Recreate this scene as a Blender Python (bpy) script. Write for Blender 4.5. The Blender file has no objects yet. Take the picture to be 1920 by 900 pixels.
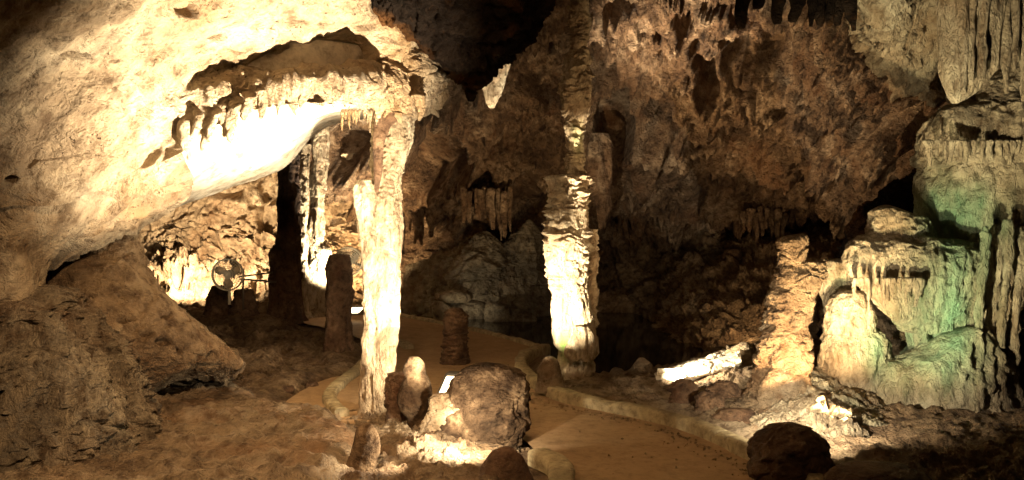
import bpy, math, random
import numpy as np
from mathutils import Vector
random.seed(7)

# ---------------------------------------------------------------- camera
scn = bpy.context.scene
F = 1662.0                      # focal length in photo pixels
CAMZ = 1.7
HY = 400.0
cam_d = bpy.data.cameras.new("camera")
cam = bpy.data.objects.new("camera", cam_d)
scn.collection.objects.link(cam)
scn.camera = cam
cam.location = (0, 0, CAMZ)
cam.rotation_euler = (math.radians(90), 0, 0)
cam_d.sensor_width = 36.0
cam_d.lens = 36.0 * F / 1920.0
cam_d.shift_y = -(450.0 - HY) / 1920.0
cam_d.clip_start = 0.05
cam_d.clip_end = 200.0

# ---------------------------------------------------------------- world (a cave: no sky, only a trace of stray light)
w = bpy.data.worlds.new("World")
scn.world = w
w.use_nodes = True
bg = w.node_tree.nodes["Background"]
bg.inputs[0].default_value = (1.0, 0.62, 0.33, 1)
bg.inputs[1].default_value = 0.005

scn.view_settings.view_transform = 'Standard'
scn.view_settings.look = 'None'
scn.view_settings.gamma = 1.0
scn.view_settings.exposure = 0.0
scn.render.engine = 'CYCLES'
scn.cycles.use_denoising = True
scn.cycles.max_bounces = 5
scn.cycles.diffuse_bounces = 3
scn.cycles.glossy_bounces = 2
scn.cycles.sample_clamp_indirect = 4.0


def W(px, py, Y):
    return Vector(((px - 960.0) / F * Y, Y, CAMZ - (py - HY) / F * Y))


def G(px, py, z=0.0):
    Y = (CAMZ - z) * F / (py - HY)
    return ((px - 960.0) / F * Y, Y)


WARM = (1.0, 0.70, 0.38)
AMBER = (1.0, 0.53, 0.22)
PALE = (1.0, 0.87, 0.65)
GREENISH = (0.80, 1.0, 0.58)


def spot(name, loc, target, power, cone=70, blend=0.5, color=WARM, radius=0.04):
    d = bpy.data.lights.new(name, 'SPOT')
    d.energy = power
    d.color = color
    d.spot_size = math.radians(cone)
    d.spot_blend = blend
    d.shadow_soft_size = radius
    o = bpy.data.objects.new(name, d)
    scn.collection.objects.link(o)
    o.location = loc
    v = Vector(target) - Vector(loc)
    o.rotation_euler = v.to_track_quat('-Z', 'Y').to_euler()
    return o


# lamps of the show cave: floodlights mostly without fittings, and unseen fill spots added between
spot("floodlight_overhang", (-0.1, 5.3, 0.3), W(490, 190, 6.2), 4400, 67, 1.0, (1.0, 0.83, 0.60), 0.02)
spot("floodlight_underside", W(668, 735, 8.1), W(560, 250, 7.4), 900, 54, 1.0, PALE, 0.03)
spot("floodlight_back_chamber", W(372, 500, 15.0), W(380, 440, 17.5), 1100, 140, 0.8, (1.0, 0.78, 0.5), 0.04)
spot("floodlight_chamber_general", W(620, 560, 15.0), W(560, 330, 18.0), 1500, 130, 0.7, WARM, 0.06)
spot("floodlight_thin_columns", W(662, 592, 14.3), W(600, 380, 15.0), 2200, 75, 0.5, PALE, 0.04)
spot("floodlight_column_front", (-0.28, 5.4, 0.42), W(712, 470, 7.4), 1600, 50, 0.7, PALE, 0.03)
spot("fill_stalactite_tip", (-0.1, 6.9, 0.2), W(930, 158, 8.1), 1500, 9, 0.6, PALE, 0.02)  # narrow added spot with no known lamp, brightens the stalactite tip
spot("floodlight_column_foot", W(838, 712, 7.0), W(715, 640, 7.4), 110, 120, 0.8, PALE, 0.03)
spot("floodlight_boulder", (-0.24, 5.5, 0.36), W(825, 800, 6.3), 170, 120, 0.8, PALE, 0.03)
spot("fill_stone", W(790, 845, 5.40), W(690, 850, 5.45), 45, 90, 0.8, PALE, 0.03)  # unseen spot added to light the leaning stone's right side
spot("fill_boulder_flank", W(770, 775, 5.9), W(880, 785, 6.25), 95, 50, 1.0, PALE, 0.02)  # added spot hanging in open air to brighten the boulder's left flank
spot("floodlight_right_column", W(1022, 716, 8.35), W(1072, 640, 8.62), 420, 84, 1.0, PALE, 0.02)
spot("fill_right_column_face", (-0.3, 7.2, 0.30), W(1062, 530, 8.7), 2100, 42, 0.9, PALE, 0.012)  # second, front-on spot added because the column's own lamp only grazes it
spot("floodlight_right_column_high", W(1140, 720, 7.6), W(1080, 225, 8.9), 1500, 11, 0.8, PALE, 0.02)
spot("floodlight_stalagmite", W(1590, 785, 6.3), W(1495, 590, 7.4), 620, 80, 0.8, WARM, 0.03)
spot("floodlight_mound", W(1470, 760, 5.6), W(1540, 775, 6.9), 400, 92, 1.0, PALE, 0.02)
spot("floodlight_flowstone", W(1590, 790, 6.0), W(1770, 370, 8.0), 440, 72, 0.8, (1.0, 0.9, 0.55), 0.02)
spot("floodlight_flowstone_high", W(1560, 870, 4.8), W(1840, 60, 7.0), 1000, 50, 0.8, (1.0, 0.86, 0.56), 0.02)
spot("floodlight_slab", W(1200, 690, 8.0), W(1330, 682, 8.35), 420, 60, 1.0, PALE, 0.02)
spot("floodlight_wall", (0.6, 10.9, 0.0), W(1240, 80, 12.3), 6000, 34, 1.0, (1.0, 0.80, 0.56), 0.012)
spot("fill_wall_right", (-0.2, 11.7, 0.1), W(1430, 190, 12.3), 2000, 66, 1.0, WARM, 0.012)  # unseen general fill, set low and sideways for hard shadows on the wall
spot("fill_wall_low", (2.6, 10.2, 0.3), W(1420, 330, 13.5), 120, 120, 1.0, WARM, 0.02)  # weak wide fill added for the lower wall, no fitting
spot("fill_wall_left", (0.3, 12.0, 0.1), W(930, 240, 14.5), 400, 80, 1.0, WARM, 0.03)  # unseen fill added for the wall between the two tall columns
spot("floodlight_flowstone_bank", (-0.9, 13.4, 0.1), W(930, 500, 15.5), 40, 70, 0.9, (1.0, 0.85, 0.6), 0.05)
spot("fill_path", (0.3, 3.0, 3.4), (0.2, 9.0, 0.0), 200, 80, 1.0, (1.0, 0.6, 0.3), 0.25)  # unseen overhead fill added for the walkway
spot("fill_left_floor", (-0.7, 2.2, 2.9), (-1.9, 6.0, 0.2), 1080, 62, 1.0, (1.0, 0.66, 0.36), 0.06)  # unseen fill from above, added for the left floor and mound

# ---------------------------------------------------------------- noise
_rng = np.random.RandomState(11)
PERM = np.concatenate([_rng.permutation(256)] * 3).astype(np.int64)
GR = _rng.normal(size=(256, 3)); GR /= np.linalg.norm(GR, axis=1)[:, None]
JIT = _rng.rand(256, 3)


def _h(i, j, k):
    return PERM[PERM[PERM[i & 255] + (j & 255)] + (k & 255)]


def perlin(p):
    p = np.asarray(p, float)
    i = np.floor(p).astype(np.int64); f = p - i
    u = f * f * f * (f * (f * 6 - 15) + 10)
    out = 0
    for dx in (0, 1):
        wx = u[..., 0] if dx else 1 - u[..., 0]
        for dy in (0, 1):
            wy = u[..., 1] if dy else 1 - u[..., 1]
            for dz in (0, 1):
                wz = u[..., 2] if dz else 1 - u[..., 2]
                g = GR[_h(i[..., 0] + dx, i[..., 1] + dy, i[..., 2] + dz)]
                d = (f[..., 0] - dx) * g[..., 0] + (f[..., 1] - dy) * g[..., 1] + (f[..., 2] - dz) * g[..., 2]
                out = out + wx * wy * wz * d
    return out * 1.5


def fbm(p, s=(1, 1, 1), o=5, seed=0.0, gain=0.5):
    q = np.asarray(p) * np.array(s) + seed * 17.31
    a = 1.0; r = 0; t = 0
    for _ in range(o):
        r = r + a * perlin(q); t += a; a *= gain; q = q * 2.03 + 5.7
    return r / t


def ridged(p, s=(1, 1, 1), o=4, seed=0.0, gain=0.5):
    q = np.asarray(p) * np.array(s) + seed * 13.7
    a = 1.0; r = 0; t = 0
    for _ in range(o):
        r = r + a * (1 - 2.2 * np.abs(perlin(q))); t += a; a *= gain; q = q * 2.07 + 3.1
    return r / t


def worley(p, s=(1, 1, 1), seed=0.0):
    q = np.asarray(p) * np.array(s) + seed * 9.17
    i = np.floor(q).astype(np.int64); f = q - i
    f1 = np.full(q.shape[:-1], 9.0); f2 = f1.copy(); idv = np.zeros(q.shape[:-1])
    for dx in (-1, 0, 1):
        for dy in (-1, 0, 1):
            for dz in (-1, 0, 1):
                h = _h(i[..., 0] + dx, i[..., 1] + dy, i[..., 2] + dz)
                c = JIT[h] + np.array([dx, dy, dz]) - f
                d = np.sqrt((c * c).sum(-1))
                m = d < f1
                f2 = np.where(m, f1, np.minimum(f2, d))
                idv = np.where(m, h / 255.0, idv)
                f1 = np.where(m, d, f1)
    return f1, f2, idv


def sstep(a, b, x):
    t = np.clip((x - a) / (b - a), 0, 1)
    return t * t * (3 - 2 * t)


def facets(p, s, seed=0.0, an=1.0, edge=0.10):
    """broken planar blocks: each cell is a tilted plane at its own height; about -1..1"""
    q = np.asarray(p) * np.array([s, s, s * an]) + seed * 9.17
    i = np.floor(q).astype(np.int64); f = q - i
    f1 = np.full(q.shape[:-1], 9.0); f2 = f1.copy(); val = np.zeros(q.shape[:-1])
    for dx in (-1, 0, 1):
        for dy in (-1, 0, 1):
            for dz in (-1, 0, 1):
                h = _h(i[..., 0] + dx, i[..., 1] + dy, i[..., 2] + dz)
                c = JIT[h] + np.array([dx, dy, dz]) - f
                d = np.sqrt((c * c).sum(-1))
                m = d < f1
                f2 = np.where(m, f1, np.minimum(f2, d))
                val = np.where(m, (h / 255.0 - 0.5) * 1.2 + (c * GR[(h * 7 + 3) & 255]).sum(-1) * 1.3, val)
                f1 = np.where(m, d, f1)
    e = sstep(0, edge, f2 - f1)
    return val * e - 0.45 * (1 - e)


def rock(p, amp, scale, seed=0.0, aniso=1.0, fine_=1.0):
    """broken rock: facets of several sizes plus crumbly noise; range about -amp..amp"""
    s = scale
    q = p + 0.16 / s * np.stack([fbm(p, (s * 1.5,) * 3, 4, seed + k) for k in (1, 2, 3)], -1)
    return amp * (0.55 * fbm(p, (s * .6,) * 3, 4, seed + 5) + .42 * facets(q, s, seed, aniso) + .26 * facets(q, s * 2.6, seed + 3, aniso)
                  + .13 * fine_ * facets(q, s * 6.1, seed + 4, aniso, .15) + 0.10 * fine_ * ridged(p, (s * 9,) * 3, 3, seed + 7))


# ---------------------------------------------------------------- interpolation
def pchip(xs, ys, x):
    xs = np.asarray(xs, float); ys = np.asarray(ys, float); x = np.asarray(x, float)
    h = np.diff(xs); d = np.diff(ys) / h
    m = np.zeros_like(ys)
    if len(xs) == 2:
        return np.interp(x, xs, ys)
    for k in range(1, len(xs) - 1):
        if d[k - 1] * d[k] > 0:
            w1 = 2 * h[k] + h[k - 1]; w2 = h[k] + 2 * h[k - 1]
            m[k] = (w1 + w2) / (w1 / d[k - 1] + w2 / d[k])
    m[0] = d[0]; m[-1] = d[-1]
    k = np.clip(np.searchsorted(xs, x) - 1, 0, len(xs) - 2)
    t = np.clip((x - xs[k]) / h[k], 0, 1)
    return ((1 + 2 * t) * (1 - t) ** 2 * ys[k] + t * (1 - t) ** 2 * h[k] * m[k] + t * t * (3 - 2 * t) * ys[k + 1] + t * t * (t - 1) * h[k] * m[k + 1])


def catrom(P, n, axis):
    """uniform catmull-rom resample along axis to n samples"""
    P = np.moveaxis(np.asarray(P, float), axis, 0)
    m = P.shape[0]
    t = np.linspace(0, m - 1, n); k = np.clip(np.floor(t).astype(int), 0, m - 2); f = (t - k)
    f = f.reshape((-1,) + (1,) * (P.ndim - 1))
    g = lambda j: np.where(((k + j) < 0).reshape(f.shape), 2 * P[0] - P[1],
                           np.where(((k + j) > m - 1).reshape(f.shape), 2 * P[-1] - P[-2], P[np.clip(k + j, 0, m - 1)]))
    a, b, c, d = g(-1), g(0), g(1), g(2)
    out = 0.5 * (2 * b + (c - a) * f + (2 * a - 5 * b + 4 * c - d) * f * f + (3 * b - a - 3 * c + d) * f ** 3)
    return np.moveaxis(out, 0, axis)


# ---------------------------------------------------------------- object helpers
def link(o, parent=None):
    scn.collection.objects.link(o)
    if parent is not None:
        o.parent = parent
    return o


def tag(o, label=None, cat=None, group=None, kind=None):
    if label: o['label'] = label
    if cat: o['category'] = cat
    if group: o['group'] = group
    if kind: o['kind'] = kind
    return o


def empty(name, loc, label=None, cat=None, group=None):
    o = bpy.data.objects.new(name, None)
    o.location = loc
    o.empty_display_size = 0.1
    link(o)
    return tag(o, label, cat, group)


def build(name, V, faces, mat, parent=None, origin=None, smooth=True, attrs=None):
    """V Nx3 world coordinates, faces list or Mx4 array; origin defaults to the base centre"""
    V = np.asarray(V, float)
    if parent is not None:
        org = np.array(parent.location) if parent.parent is None else np.array(parent.location) + np.array(parent.parent.location)
        loc = (0, 0, 0)
    else:
        org = np.array(origin if origin is not None else (V[:, 0].mean(), V[:, 1].mean(), V[:, 2].min()))
        loc = tuple(org)
    me = bpy.data.meshes.new(name)
    if isinstance(faces, np.ndarray):
        n = len(faces); k = faces.shape[1]
        me.vertices.add(len(V)); me.vertices.foreach_set("co", (V - org).ravel())
        me.loops.add(n * k); me.loops.foreach_set("vertex_index", faces.ravel().astype(np.int32))
        me.polygons.add(n); me.polygons.foreach_set("loop_start", np.arange(0, n * k, k, dtype=np.int32))
        try:
            me.polygons.foreach_set("loop_total", np.full(n, k, dtype=np.int32))
        except Exception:
            pass
        me.update(calc_edges=True); me.validate()
    else:
        me.from_pydata([tuple(v) for v in (V - org)], [], faces)
    if smooth:
        me.polygons.foreach_set("use_smooth", np.ones(len(me.polygons), bool))
    if attrs:
        for an, av in attrs.items():
            a = me.attributes.new(an, 'FLOAT', 'POINT')
            a.data.foreach_set("value", np.asarray(av, np.float32))
    me.materials.append(mat)
    o = bpy.data.objects.new(name, me)
    o.location = loc
    link(o, parent)
    return o


def grid_faces(nr, nc, wrap=False, off=0):
    r = np.arange(nr - 1)[:, None]
    c = np.arange(nc if wrap else nc - 1)[None, :]
    c2 = (c + 1) % nc
    a = r * nc + c; b = r * nc + c2; d = (r + 1) * nc + c; e = (r + 1) * nc + c2
    return np.stack([a, b, e, d], -1).reshape(-1, 4) + off


def normals(P):
    du = np.gradient(P, axis=1); dv = np.gradient(P, axis=0)
    n = np.cross(dv, du)
    n /= np.linalg.norm(n, axis=-1, keepdims=True) + 1e-9
    return n


def sheet(name, rows, nu, nv, mat, disp=None, thick=0.4, parent=None, pix=True, shift=None, attr=None):
    """slab of rock: front surface through the control grid, displaced, closed by a back layer"""
    R = [[(W(*p) if pix else Vector(p)) for p in r] for r in rows]
    P = np.array([[list(v) for v in r] for r in R])
    P = catrom(catrom(P, nv, 0), nu, 1)
    n = normals(P)
    view = np.array([0, 0, CAMZ]) - P
    if (n * view).sum(-1).mean() < 0:
        n = -n
    Q = P.copy()
    if disp is not None:
        Q = P + n * disp(P)[..., None]
    if shift is not None:
        Q = Q + shift(P)
    flip = (normals(P) * n).sum(-1).mean() < 0
    V = Q.reshape(-1, 3); Fc = grid_faces(nv, nu)
    if not flip:
        Fc = Fc[:, ::-1]
    if thick:
        # coarse back layer
        s = max(1, min(nu, nv) // 24)
        ri = np.unique(np.r_[np.arange(0, nv, s), nv - 1]); ci = np.unique(np.r_[np.arange(0, nu, s), nu - 1])
        B = (P - n * thick)
        m = len(V)
        edge = np.concatenate([np.arange(nu), nu * np.arange(1, nv) + nu - 1, (nv - 1) * nu + np.arange(nu - 2, -1, -1), nu * np.arange(nv - 2, 0, -1)])
        Bf = B.reshape(-1, 3)
        cen = Bf.mean(0)
        eb = Bf[edge] * 0.985 + cen * 0.015
        V = np.vstack([V, eb])
        k = len(edge); a = np.arange(k); b = (a + 1) % k
        side = np.stack([edge[a], edge[b], m + b, m + a], -1)
        # back cap: fine enough grid of the back layer
        Bg = B[np.ix_(ri, ci)]
        m2 = len(V)
        V = np.vstack([V, Bg.reshape(-1, 3)])
        Fc = np.vstack([Fc, side, grid_faces(len(ri), len(ci), off=m2)])
    at = None
    if attr is not None:
        av = attr(V); at = {"algae": av}
    return build(name, V, Fc, mat, parent, attrs=at)


def loft(name, prof, Y, mat, seg=96, rings=150, depth=1.0, disp=None, parent=None, flute=None, attr=None, yoff=None, square=1.0, zwob=0.0):
    """rock body from its left and right edges at height py, standing at distance Y"""
    prof = sorted(prof)
    ys = [p[0] for p in prof]
    t = np.linspace(ys[0], ys[-1], rings)
    L = pchip(ys, [p[1] for p in prof], t); Rr = pchip(ys, [p[2] for p in prof], t)
    dy = pchip(ys, [(p[3] if len(p) > 3 else 0.0) for p in prof], t)
    cx = ((L + Rr) / 2 - 960) / F * (Y + dy); rx = (Rr - L) / 2 / F * (Y + dy)
    z = CAMZ - (t - HY) / F * (Y + dy)
    a = np.linspace(0, 2 * math.pi, seg, endpoint=False)
    ca, sa = np.cos(a), np.sin(a)
    if square != 1.0:
        ca = np.sign(ca) * np.abs(ca) ** square; sa = np.sign(sa) * np.abs(sa) ** square
    X = cx[:, None] + rx[:, None] * ca
    YY = (Y + dy)[:, None] + rx[:, None] * depth * sa
    Z = np.repeat(z[:, None], seg, 1)
    P = np.stack([X, YY, Z], -1)
    if zwob:
        P[..., 2] += zwob * fbm(P, (1.6, 1.6, .5), 3, 31.0)
    rad = np.stack([np.repeat(ca[None], rings, 0) * 1.0, np.repeat(sa[None], rings, 0) * 1.0, np.zeros((rings, seg))], -1)
    if disp is not None:
        d = disp(P)
        # ends: displacement fades where the radius does
        fade = np.clip(rx / (0.35 * rx.max() + 1e-6), 0.15, 1)[:, None]
        P = P + rad * (d * fade)[..., None]
    if flute is not None:
        n, amp = flute
        ph = 2.0 * fbm(np.stack([a * 0 + 1, ca, sa], -1), (1, 1, 1), 2, 3.3)
        fl = (np.abs(np.sin(a * n / 2 + ph * 3)) - 0.6) * amp
        P = P + rad * (fl[None, :] * np.clip(rx / rx.max(), 0.2, 1)[:, None])[..., None]
    top = P[0].mean(0) + np.array([0, 0, 0.15 * rx[0]]); bot = P[-1].mean(0)
    V = np.vstack([P.reshape(-1, 3), top, bot])
    nT = rings * seg; i = np.arange(seg); j = (i + 1) % seg
    Fq = grid_faces(rings, seg, wrap=True)
    # face winding outward
    Fq = Fq[:, ::-1]
    capt = [[int(x), int(y), nT] for x, y in zip(i, j)]
    capb = [[int(y), int(x), nT + 1] for x, y in zip(i + (rings - 1) * seg, j + (rings - 1) * seg)]
    # degenerate quads for caps keep one array
    ct = np.array([[x, y, nT, nT] for x, y, _ in capt]); cb = np.array([[x, y, nT + 1, nT + 1] for x, y, _ in capb])
    V2 = V
    tri = np.vstack([ct[:, :3], cb[:, :3]])
    me_faces = [tuple(f) for f in Fq.tolist()] + [tuple(f) for f in tri.tolist()]
    at = {"algae": attr(V2)} if attr is not None else None
    return build(name, V2, me_faces, mat, parent, attrs=at)


def drip(name, px, py0, py1, w, Y, mat, parent=None, lean=0.0, seg=14, rings=26, rough=0.16, tip=0.18, flat=1.0, attr=None, power=0.8, wob=0.12, sink=0.0):
    t = np.array([0, .07, .2, .36, .52, .68, .84, 1])
    r = random.random() * 50
    prof = []
    for k, u in enumerate(t):
        hw = w / 2 * ((1 - u) ** power * (1 - tip) + tip) * (1 + 0.14 * math.sin(r + u * 9))
        if k == 0: hw *= .45
        c = px + lean * u + wob * w * math.sin(r + u * 5)
        prof.append((py0 + (py1 - py0) * u, c - hw, c + hw, sink * max(0.0, 1 - u / .3)))
    wm = w / F * Y
    return loft(name, prof, Y, mat, seg, rings, flat, lambda P: wm * rough * (fbm(P, (2 / wm, 2 / wm, .5 / wm), 3, r) + .5 * ridged(P, (3 / wm, 3 / wm, .4 / wm), 2, r)), parent, attr=attr)


# ---------------------------------------------------------------- materials
def rock_mat(name, c_dark, c_mid, c_light, scale=1.0, bump=0.5, stain=(0.30, 0.13, 0.04), stain_amt=0.35, pits=0.4, rough=0.75, streak=1.0, algae=None, spec=0.3, fine=1.0, con=1.0):
    m = bpy.data.materials.new(name); m.use_nodes = True
    nt = m.node_tree; N = nt.nodes; Lk = nt.links
    b = N["Principled BSDF"]
    b.inputs["Roughness"].default_value = rough
    b.inputs["Specular IOR Level"].default_value = spec
    geo = N.new("ShaderNodeNewGeometry")
    mp = N.new("ShaderNodeMapping"); mp.inputs["Scale"].default_value = (scale, scale, scale * streak)
    Lk.new(geo.outputs["Position"], mp.inputs[0])

    def noise(sc, det=8, rg=0.6, dist=0.0, src=mp):
        n = N.new("ShaderNodeTexNoise"); n.inputs["Scale"].default_value = sc; n.inputs["Detail"].default_value = det
        n.inputs["Roughness"].default_value = rg; n.inputs["Distortion"].default_value = dist
        Lk.new(src.outputs[0], n.inputs["Vector"]); return n

    def ramp(src, stops):
        r = N.new("ShaderNodeValToRGB"); e = r.color_ramp.elements
        e[0].position, e[0].color = stops[0][0], (*stops[0][1], 1)
        e[1].position, e[1].color = stops[-1][0], (*stops[-1][1], 1)
        for p, c in stops[1:-1]:
            x = e.new(p); x.color = (*c, 1)
        Lk.new(src, r.inputs[0]); return r

    def mix(fac, a, bb, mode='MIX'):
        x = N.new("ShaderNodeMix"); x.data_type = 'RGBA'; x.blend_type = mode
        if isinstance(fac, float): x.inputs[0].default_value = fac
        else: Lk.new(fac, x.inputs[0])
        for s, k in ((a, 6), (bb, 7)):
            if isinstance(s, tuple): x.inputs[k].default_value = (*s, 1)
            else: Lk.new(s, x.inputs[k])
        return x.outputs[2]
    n1 = noise(1.6, 10, 0.62, 0.4)
    n2 = noise(7.0, 9, 0.68, 0.2)
    base = ramp(n1.outputs[0], [(0.32, c_dark), (0.5, c_mid), (0.68, c_light)])
    det = ramp(n2.outputs[0], [(0.36, tuple(1 - con * c for c in (.58, .64, .69))), (0.5, tuple(1 - con * c for c in (.10, .12, .14))), (0.62, tuple(1 + con * c for c in (.15, .13, .10)))])
    col = mix(1.0, base.outputs[0], det.outputs[0], 'MULTIPLY')
    n3 = noise(0.9, 6, 0.6, 1.0)
    sf = ramp(n3.outputs[0], [(0.5, (0, 0, 0)), (0.7, (stain_amt,) * 3)])
    col = mix(sf.outputs[0], col, stain)
    # pits: sparse dark specks
    v = N.new("ShaderNodeTexVoronoi"); v.inputs["Scale"].default_value = 11.0 * fine
    nd = noise(5.0, 4, 0.6)
    addv = N.new("ShaderNodeVectorMath"); addv.operation = 'MULTIPLY_ADD'
    Lk.new(nd.outputs[1], addv.inputs[0]); addv.inputs[1].default_value = (0.35, 0.35, 0.35); Lk.new(mp.outputs[0], addv.inputs[2])
    Lk.new(addv.outputs[0], v.inputs["Vector"])
    gate = noise(2.2, 3, 0.5)
    pr = ramp(v.outputs["Distance"], [(0.09, (1, 1, 1)), (0.24, (0, 0, 0))])
    gr = ramp(gate.outputs[0], [(0.49, (0, 0, 0)), (0.58, (pits,) * 3)])
    pm = mix(1.0, pr.outputs[0], gr.outputs[0], 'MULTIPLY')
    col = mix(pm, col, (0.06, 0.03, 0.013))
    if algae is not None:
        at = N.new("ShaderNodeAttribute"); at.attribute_name = "algae"
        ng = noise(3.0, 6, 0.6)
        mm = N.new("ShaderNodeMath"); mm.operation = 'MULTIPLY_ADD'
        Lk.new(ng.outputs[0], mm.inputs[0]); mm.inputs[1].default_value = 1.4; mm.inputs[2].default_value = -0.75
        m2 = N.new("ShaderNodeMath"); m2.operation = 'ADD'; Lk.new(mm.outputs[0], m2.inputs[0]); Lk.new(at.outputs["Fac"], m2.inputs[1])
        m3 = N.new("ShaderNodeMath"); m3.operation = 'MULTIPLY'; m3.use_clamp = True
        m2.use_clamp = True
        Lk.new(m2.outputs[0], m3.inputs[0]); Lk.new(at.outputs["Fac"], m3.inputs[1])
        col = mix(m3.outputs[0], col, algae)
    Lk.new(col, b.inputs["Base Color"])
    # bump: crumbly relief at several sizes
    nb = noise(14.0 * fine, 10, 0.72, 0.3)
    nb2 = noise(4.5 * fine, 8, 0.65, 0.6)
    mu = N.new("ShaderNodeTexVoronoi"); mu.inputs["Scale"].default_value = 22.0 * fine
    Lk.new(addv.outputs[0], mu.inputs["Vector"])
    s1 = N.new("ShaderNodeMath"); s1.operation = 'MULTIPLY_ADD'; Lk.new(nb2.outputs[0], s1.inputs[0]); s1.inputs[1].default_value = 2.2; Lk.new(nb.outputs[0], s1.inputs[2])
    s2 = N.new("ShaderNodeMath"); s2.operation = 'MULTIPLY_ADD'; Lk.new(mu.outputs["Distance"], s2.inputs[0]); s2.inputs[1].default_value = 0.35; Lk.new(s1.outputs[0], s2.inputs[2])
    s3 = N.new("ShaderNodeMath"); s3.operation = 'MULTIPLY_ADD'; Lk.new(pm, s3.inputs[0]); s3.inputs[1].default_value = -0.6; Lk.new(s2.outputs[0], s3.inputs[2])
    bp = N.new("ShaderNodeBump"); bp.inputs["Strength"].default_value = bump; bp.inputs["Distance"].default_value = 0.12
    Lk.new(s3.outputs[0], bp.inputs["Height"]); Lk.new(bp.outputs[0], b.inputs["Normal"])
    return m


ALG = (0.33, 0.50, 0.13)
M_wall = rock_mat("brown_cave_rock", (0.09, 0.05, 0.025), (0.21, 0.13, 0.07), (0.46, 0.34, 0.22), 1.3, 1.0, stain=(0.2, 0.085, 0.03), stain_amt=0.5, pits=0.8, con=1.25)
M_far = rock_mat("far_chamber_rock", (0.20, 0.14, 0.08), (0.42, 0.31, 0.19), (0.58, 0.46, 0.31), 0.8, 0.7, stain_amt=0.3)
M_over = rock_mat("pale_limestone", (0.26, 0.18, 0.105), (0.46, 0.355, 0.225), (0.60, 0.50, 0.35), 0.9, 0.75, stain=(0.48, 0.27, 0.10), stain_amt=0.65, pits=1.0, fine=1.8)
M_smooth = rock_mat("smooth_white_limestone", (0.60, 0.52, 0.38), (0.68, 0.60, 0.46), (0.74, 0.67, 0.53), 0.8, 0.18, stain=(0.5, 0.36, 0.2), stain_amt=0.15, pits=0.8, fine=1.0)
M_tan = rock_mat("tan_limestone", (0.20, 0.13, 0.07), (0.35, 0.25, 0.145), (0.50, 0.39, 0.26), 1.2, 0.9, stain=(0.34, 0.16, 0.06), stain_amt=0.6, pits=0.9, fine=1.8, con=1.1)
M_slope = rock_mat("orange_tan_rock", (0.23, 0.15, 0.08), (0.41, 0.285, 0.16), (0.54, 0.42, 0.265), 1.2, 0.9, stain=(0.34, 0.17, 0.065), stain_amt=0.6, pits=1.0, fine=1.8, con=1.15)
M_mound = rock_mat("knobbly_grey_flowstone", (0.15, 0.11, 0.065), (0.36, 0.285, 0.185), (0.54, 0.46, 0.33), 1.6, 1.0, stain=(0.22, 0.11, 0.045), stain_amt=0.7, pits=0.8, fine=1.3, con=1.2, streak=.5)
M_col = rock_mat("column_calcite", (0.34, 0.24, 0.14), (0.52, 0.41, 0.26), (0.62, 0.53, 0.38), 2.0, 0.7, stain_amt=0.35, pits=0.3, streak=0.5, algae=ALG)
M_flow = rock_mat("flowstone", (0.17, 0.125, 0.075), (0.35, 0.28, 0.18), (0.50, 0.43, 0.30), 1.6, 0.75, stain=(0.28, 0.17, 0.08), stain_amt=0.5, pits=0.3, streak=0.45, algae=(0.16, 0.37, 0.20), rough=0.6)
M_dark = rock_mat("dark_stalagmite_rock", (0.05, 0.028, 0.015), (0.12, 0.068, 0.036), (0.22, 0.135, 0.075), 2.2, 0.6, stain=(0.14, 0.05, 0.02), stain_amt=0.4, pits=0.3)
M_black = rock_mat("shade_black_rock", (0.008, 0.006, 0.004), (0.015, 0.01, 0.007), (0.03, 0.02, 0.013), 1.2, 0.7, pits=0.3, spec=0.05)  # near-black colour puts the shade of unlit rock into the material
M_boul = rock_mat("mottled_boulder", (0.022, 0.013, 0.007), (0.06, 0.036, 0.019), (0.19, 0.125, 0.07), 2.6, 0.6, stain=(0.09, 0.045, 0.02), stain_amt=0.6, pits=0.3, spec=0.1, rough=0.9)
M_bank = rock_mat("grey_bank_rock", (0.10, 0.08, 0.055), (0.20, 0.165, 0.11), (0.32, 0.27, 0.19), 1.1, 0.7, stain=(0.2, 0.10, 0.04), stain_amt=0.5)
M_floor = rock_mat("cave_floor_rock", (0.11, 0.065, 0.033), (0.27, 0.175, 0.09), (0.42, 0.30, 0.175), 1.3, 1.0, stain=(0.16, 0.08, 0.035), stain_amt=0.5, pits=0.6)
M_kerb = rock_mat("kerb_concrete", (0.26, 0.20, 0.11), (0.40, 0.32, 0.18), (0.50, 0.41, 0.24), 2.4, 0.35, stain=(0.16, 0.12, 0.06), stain_amt=0.6, pits=0.5, con=0.8, fine=2.0)
M_path = rock_mat("sandy_walkway", (0.31, 0.195, 0.095), (0.36, 0.23, 0.115), (0.40, 0.265, 0.14), 2.5, 0.2, stain=(0.26, 0.14, 0.06), stain_amt=0.25, pits=0.2, fine=3.0, con=0.45)


def plain(name, col, rough=0.5, metal=0.0, emit=None, alpha=None):
    m = bpy.data.materials.new(name); m.use_nodes = True
    nt = m.node_tree; b = nt.nodes["Principled BSDF"]
    n = nt.nodes.new("ShaderNodeTexNoise"); n.inputs["Scale"].default_value = 30
    r = nt.nodes.new("ShaderNodeValToRGB")
    r.color_ramp.elements[0].color = (*[c * 0.75 for c in col], 1); r.color_ramp.elements[1].color = (*[min(1, c * 1.2) for c in col], 1)
    nt.links.new(n.outputs[0], r.inputs[0]); nt.links.new(r.outputs[0], b.inputs["Base Color"])
    b.inputs["Roughness"].default_value = rough; b.inputs["Metallic"].default_value = metal
    if emit:
        b.inputs["Emission Color"].default_value = (*emit[0], 1); b.inputs["Emission Strength"].default_value = emit[1]
    if alpha: b.inputs["Alpha"].default_value = alpha
    return m


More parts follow.
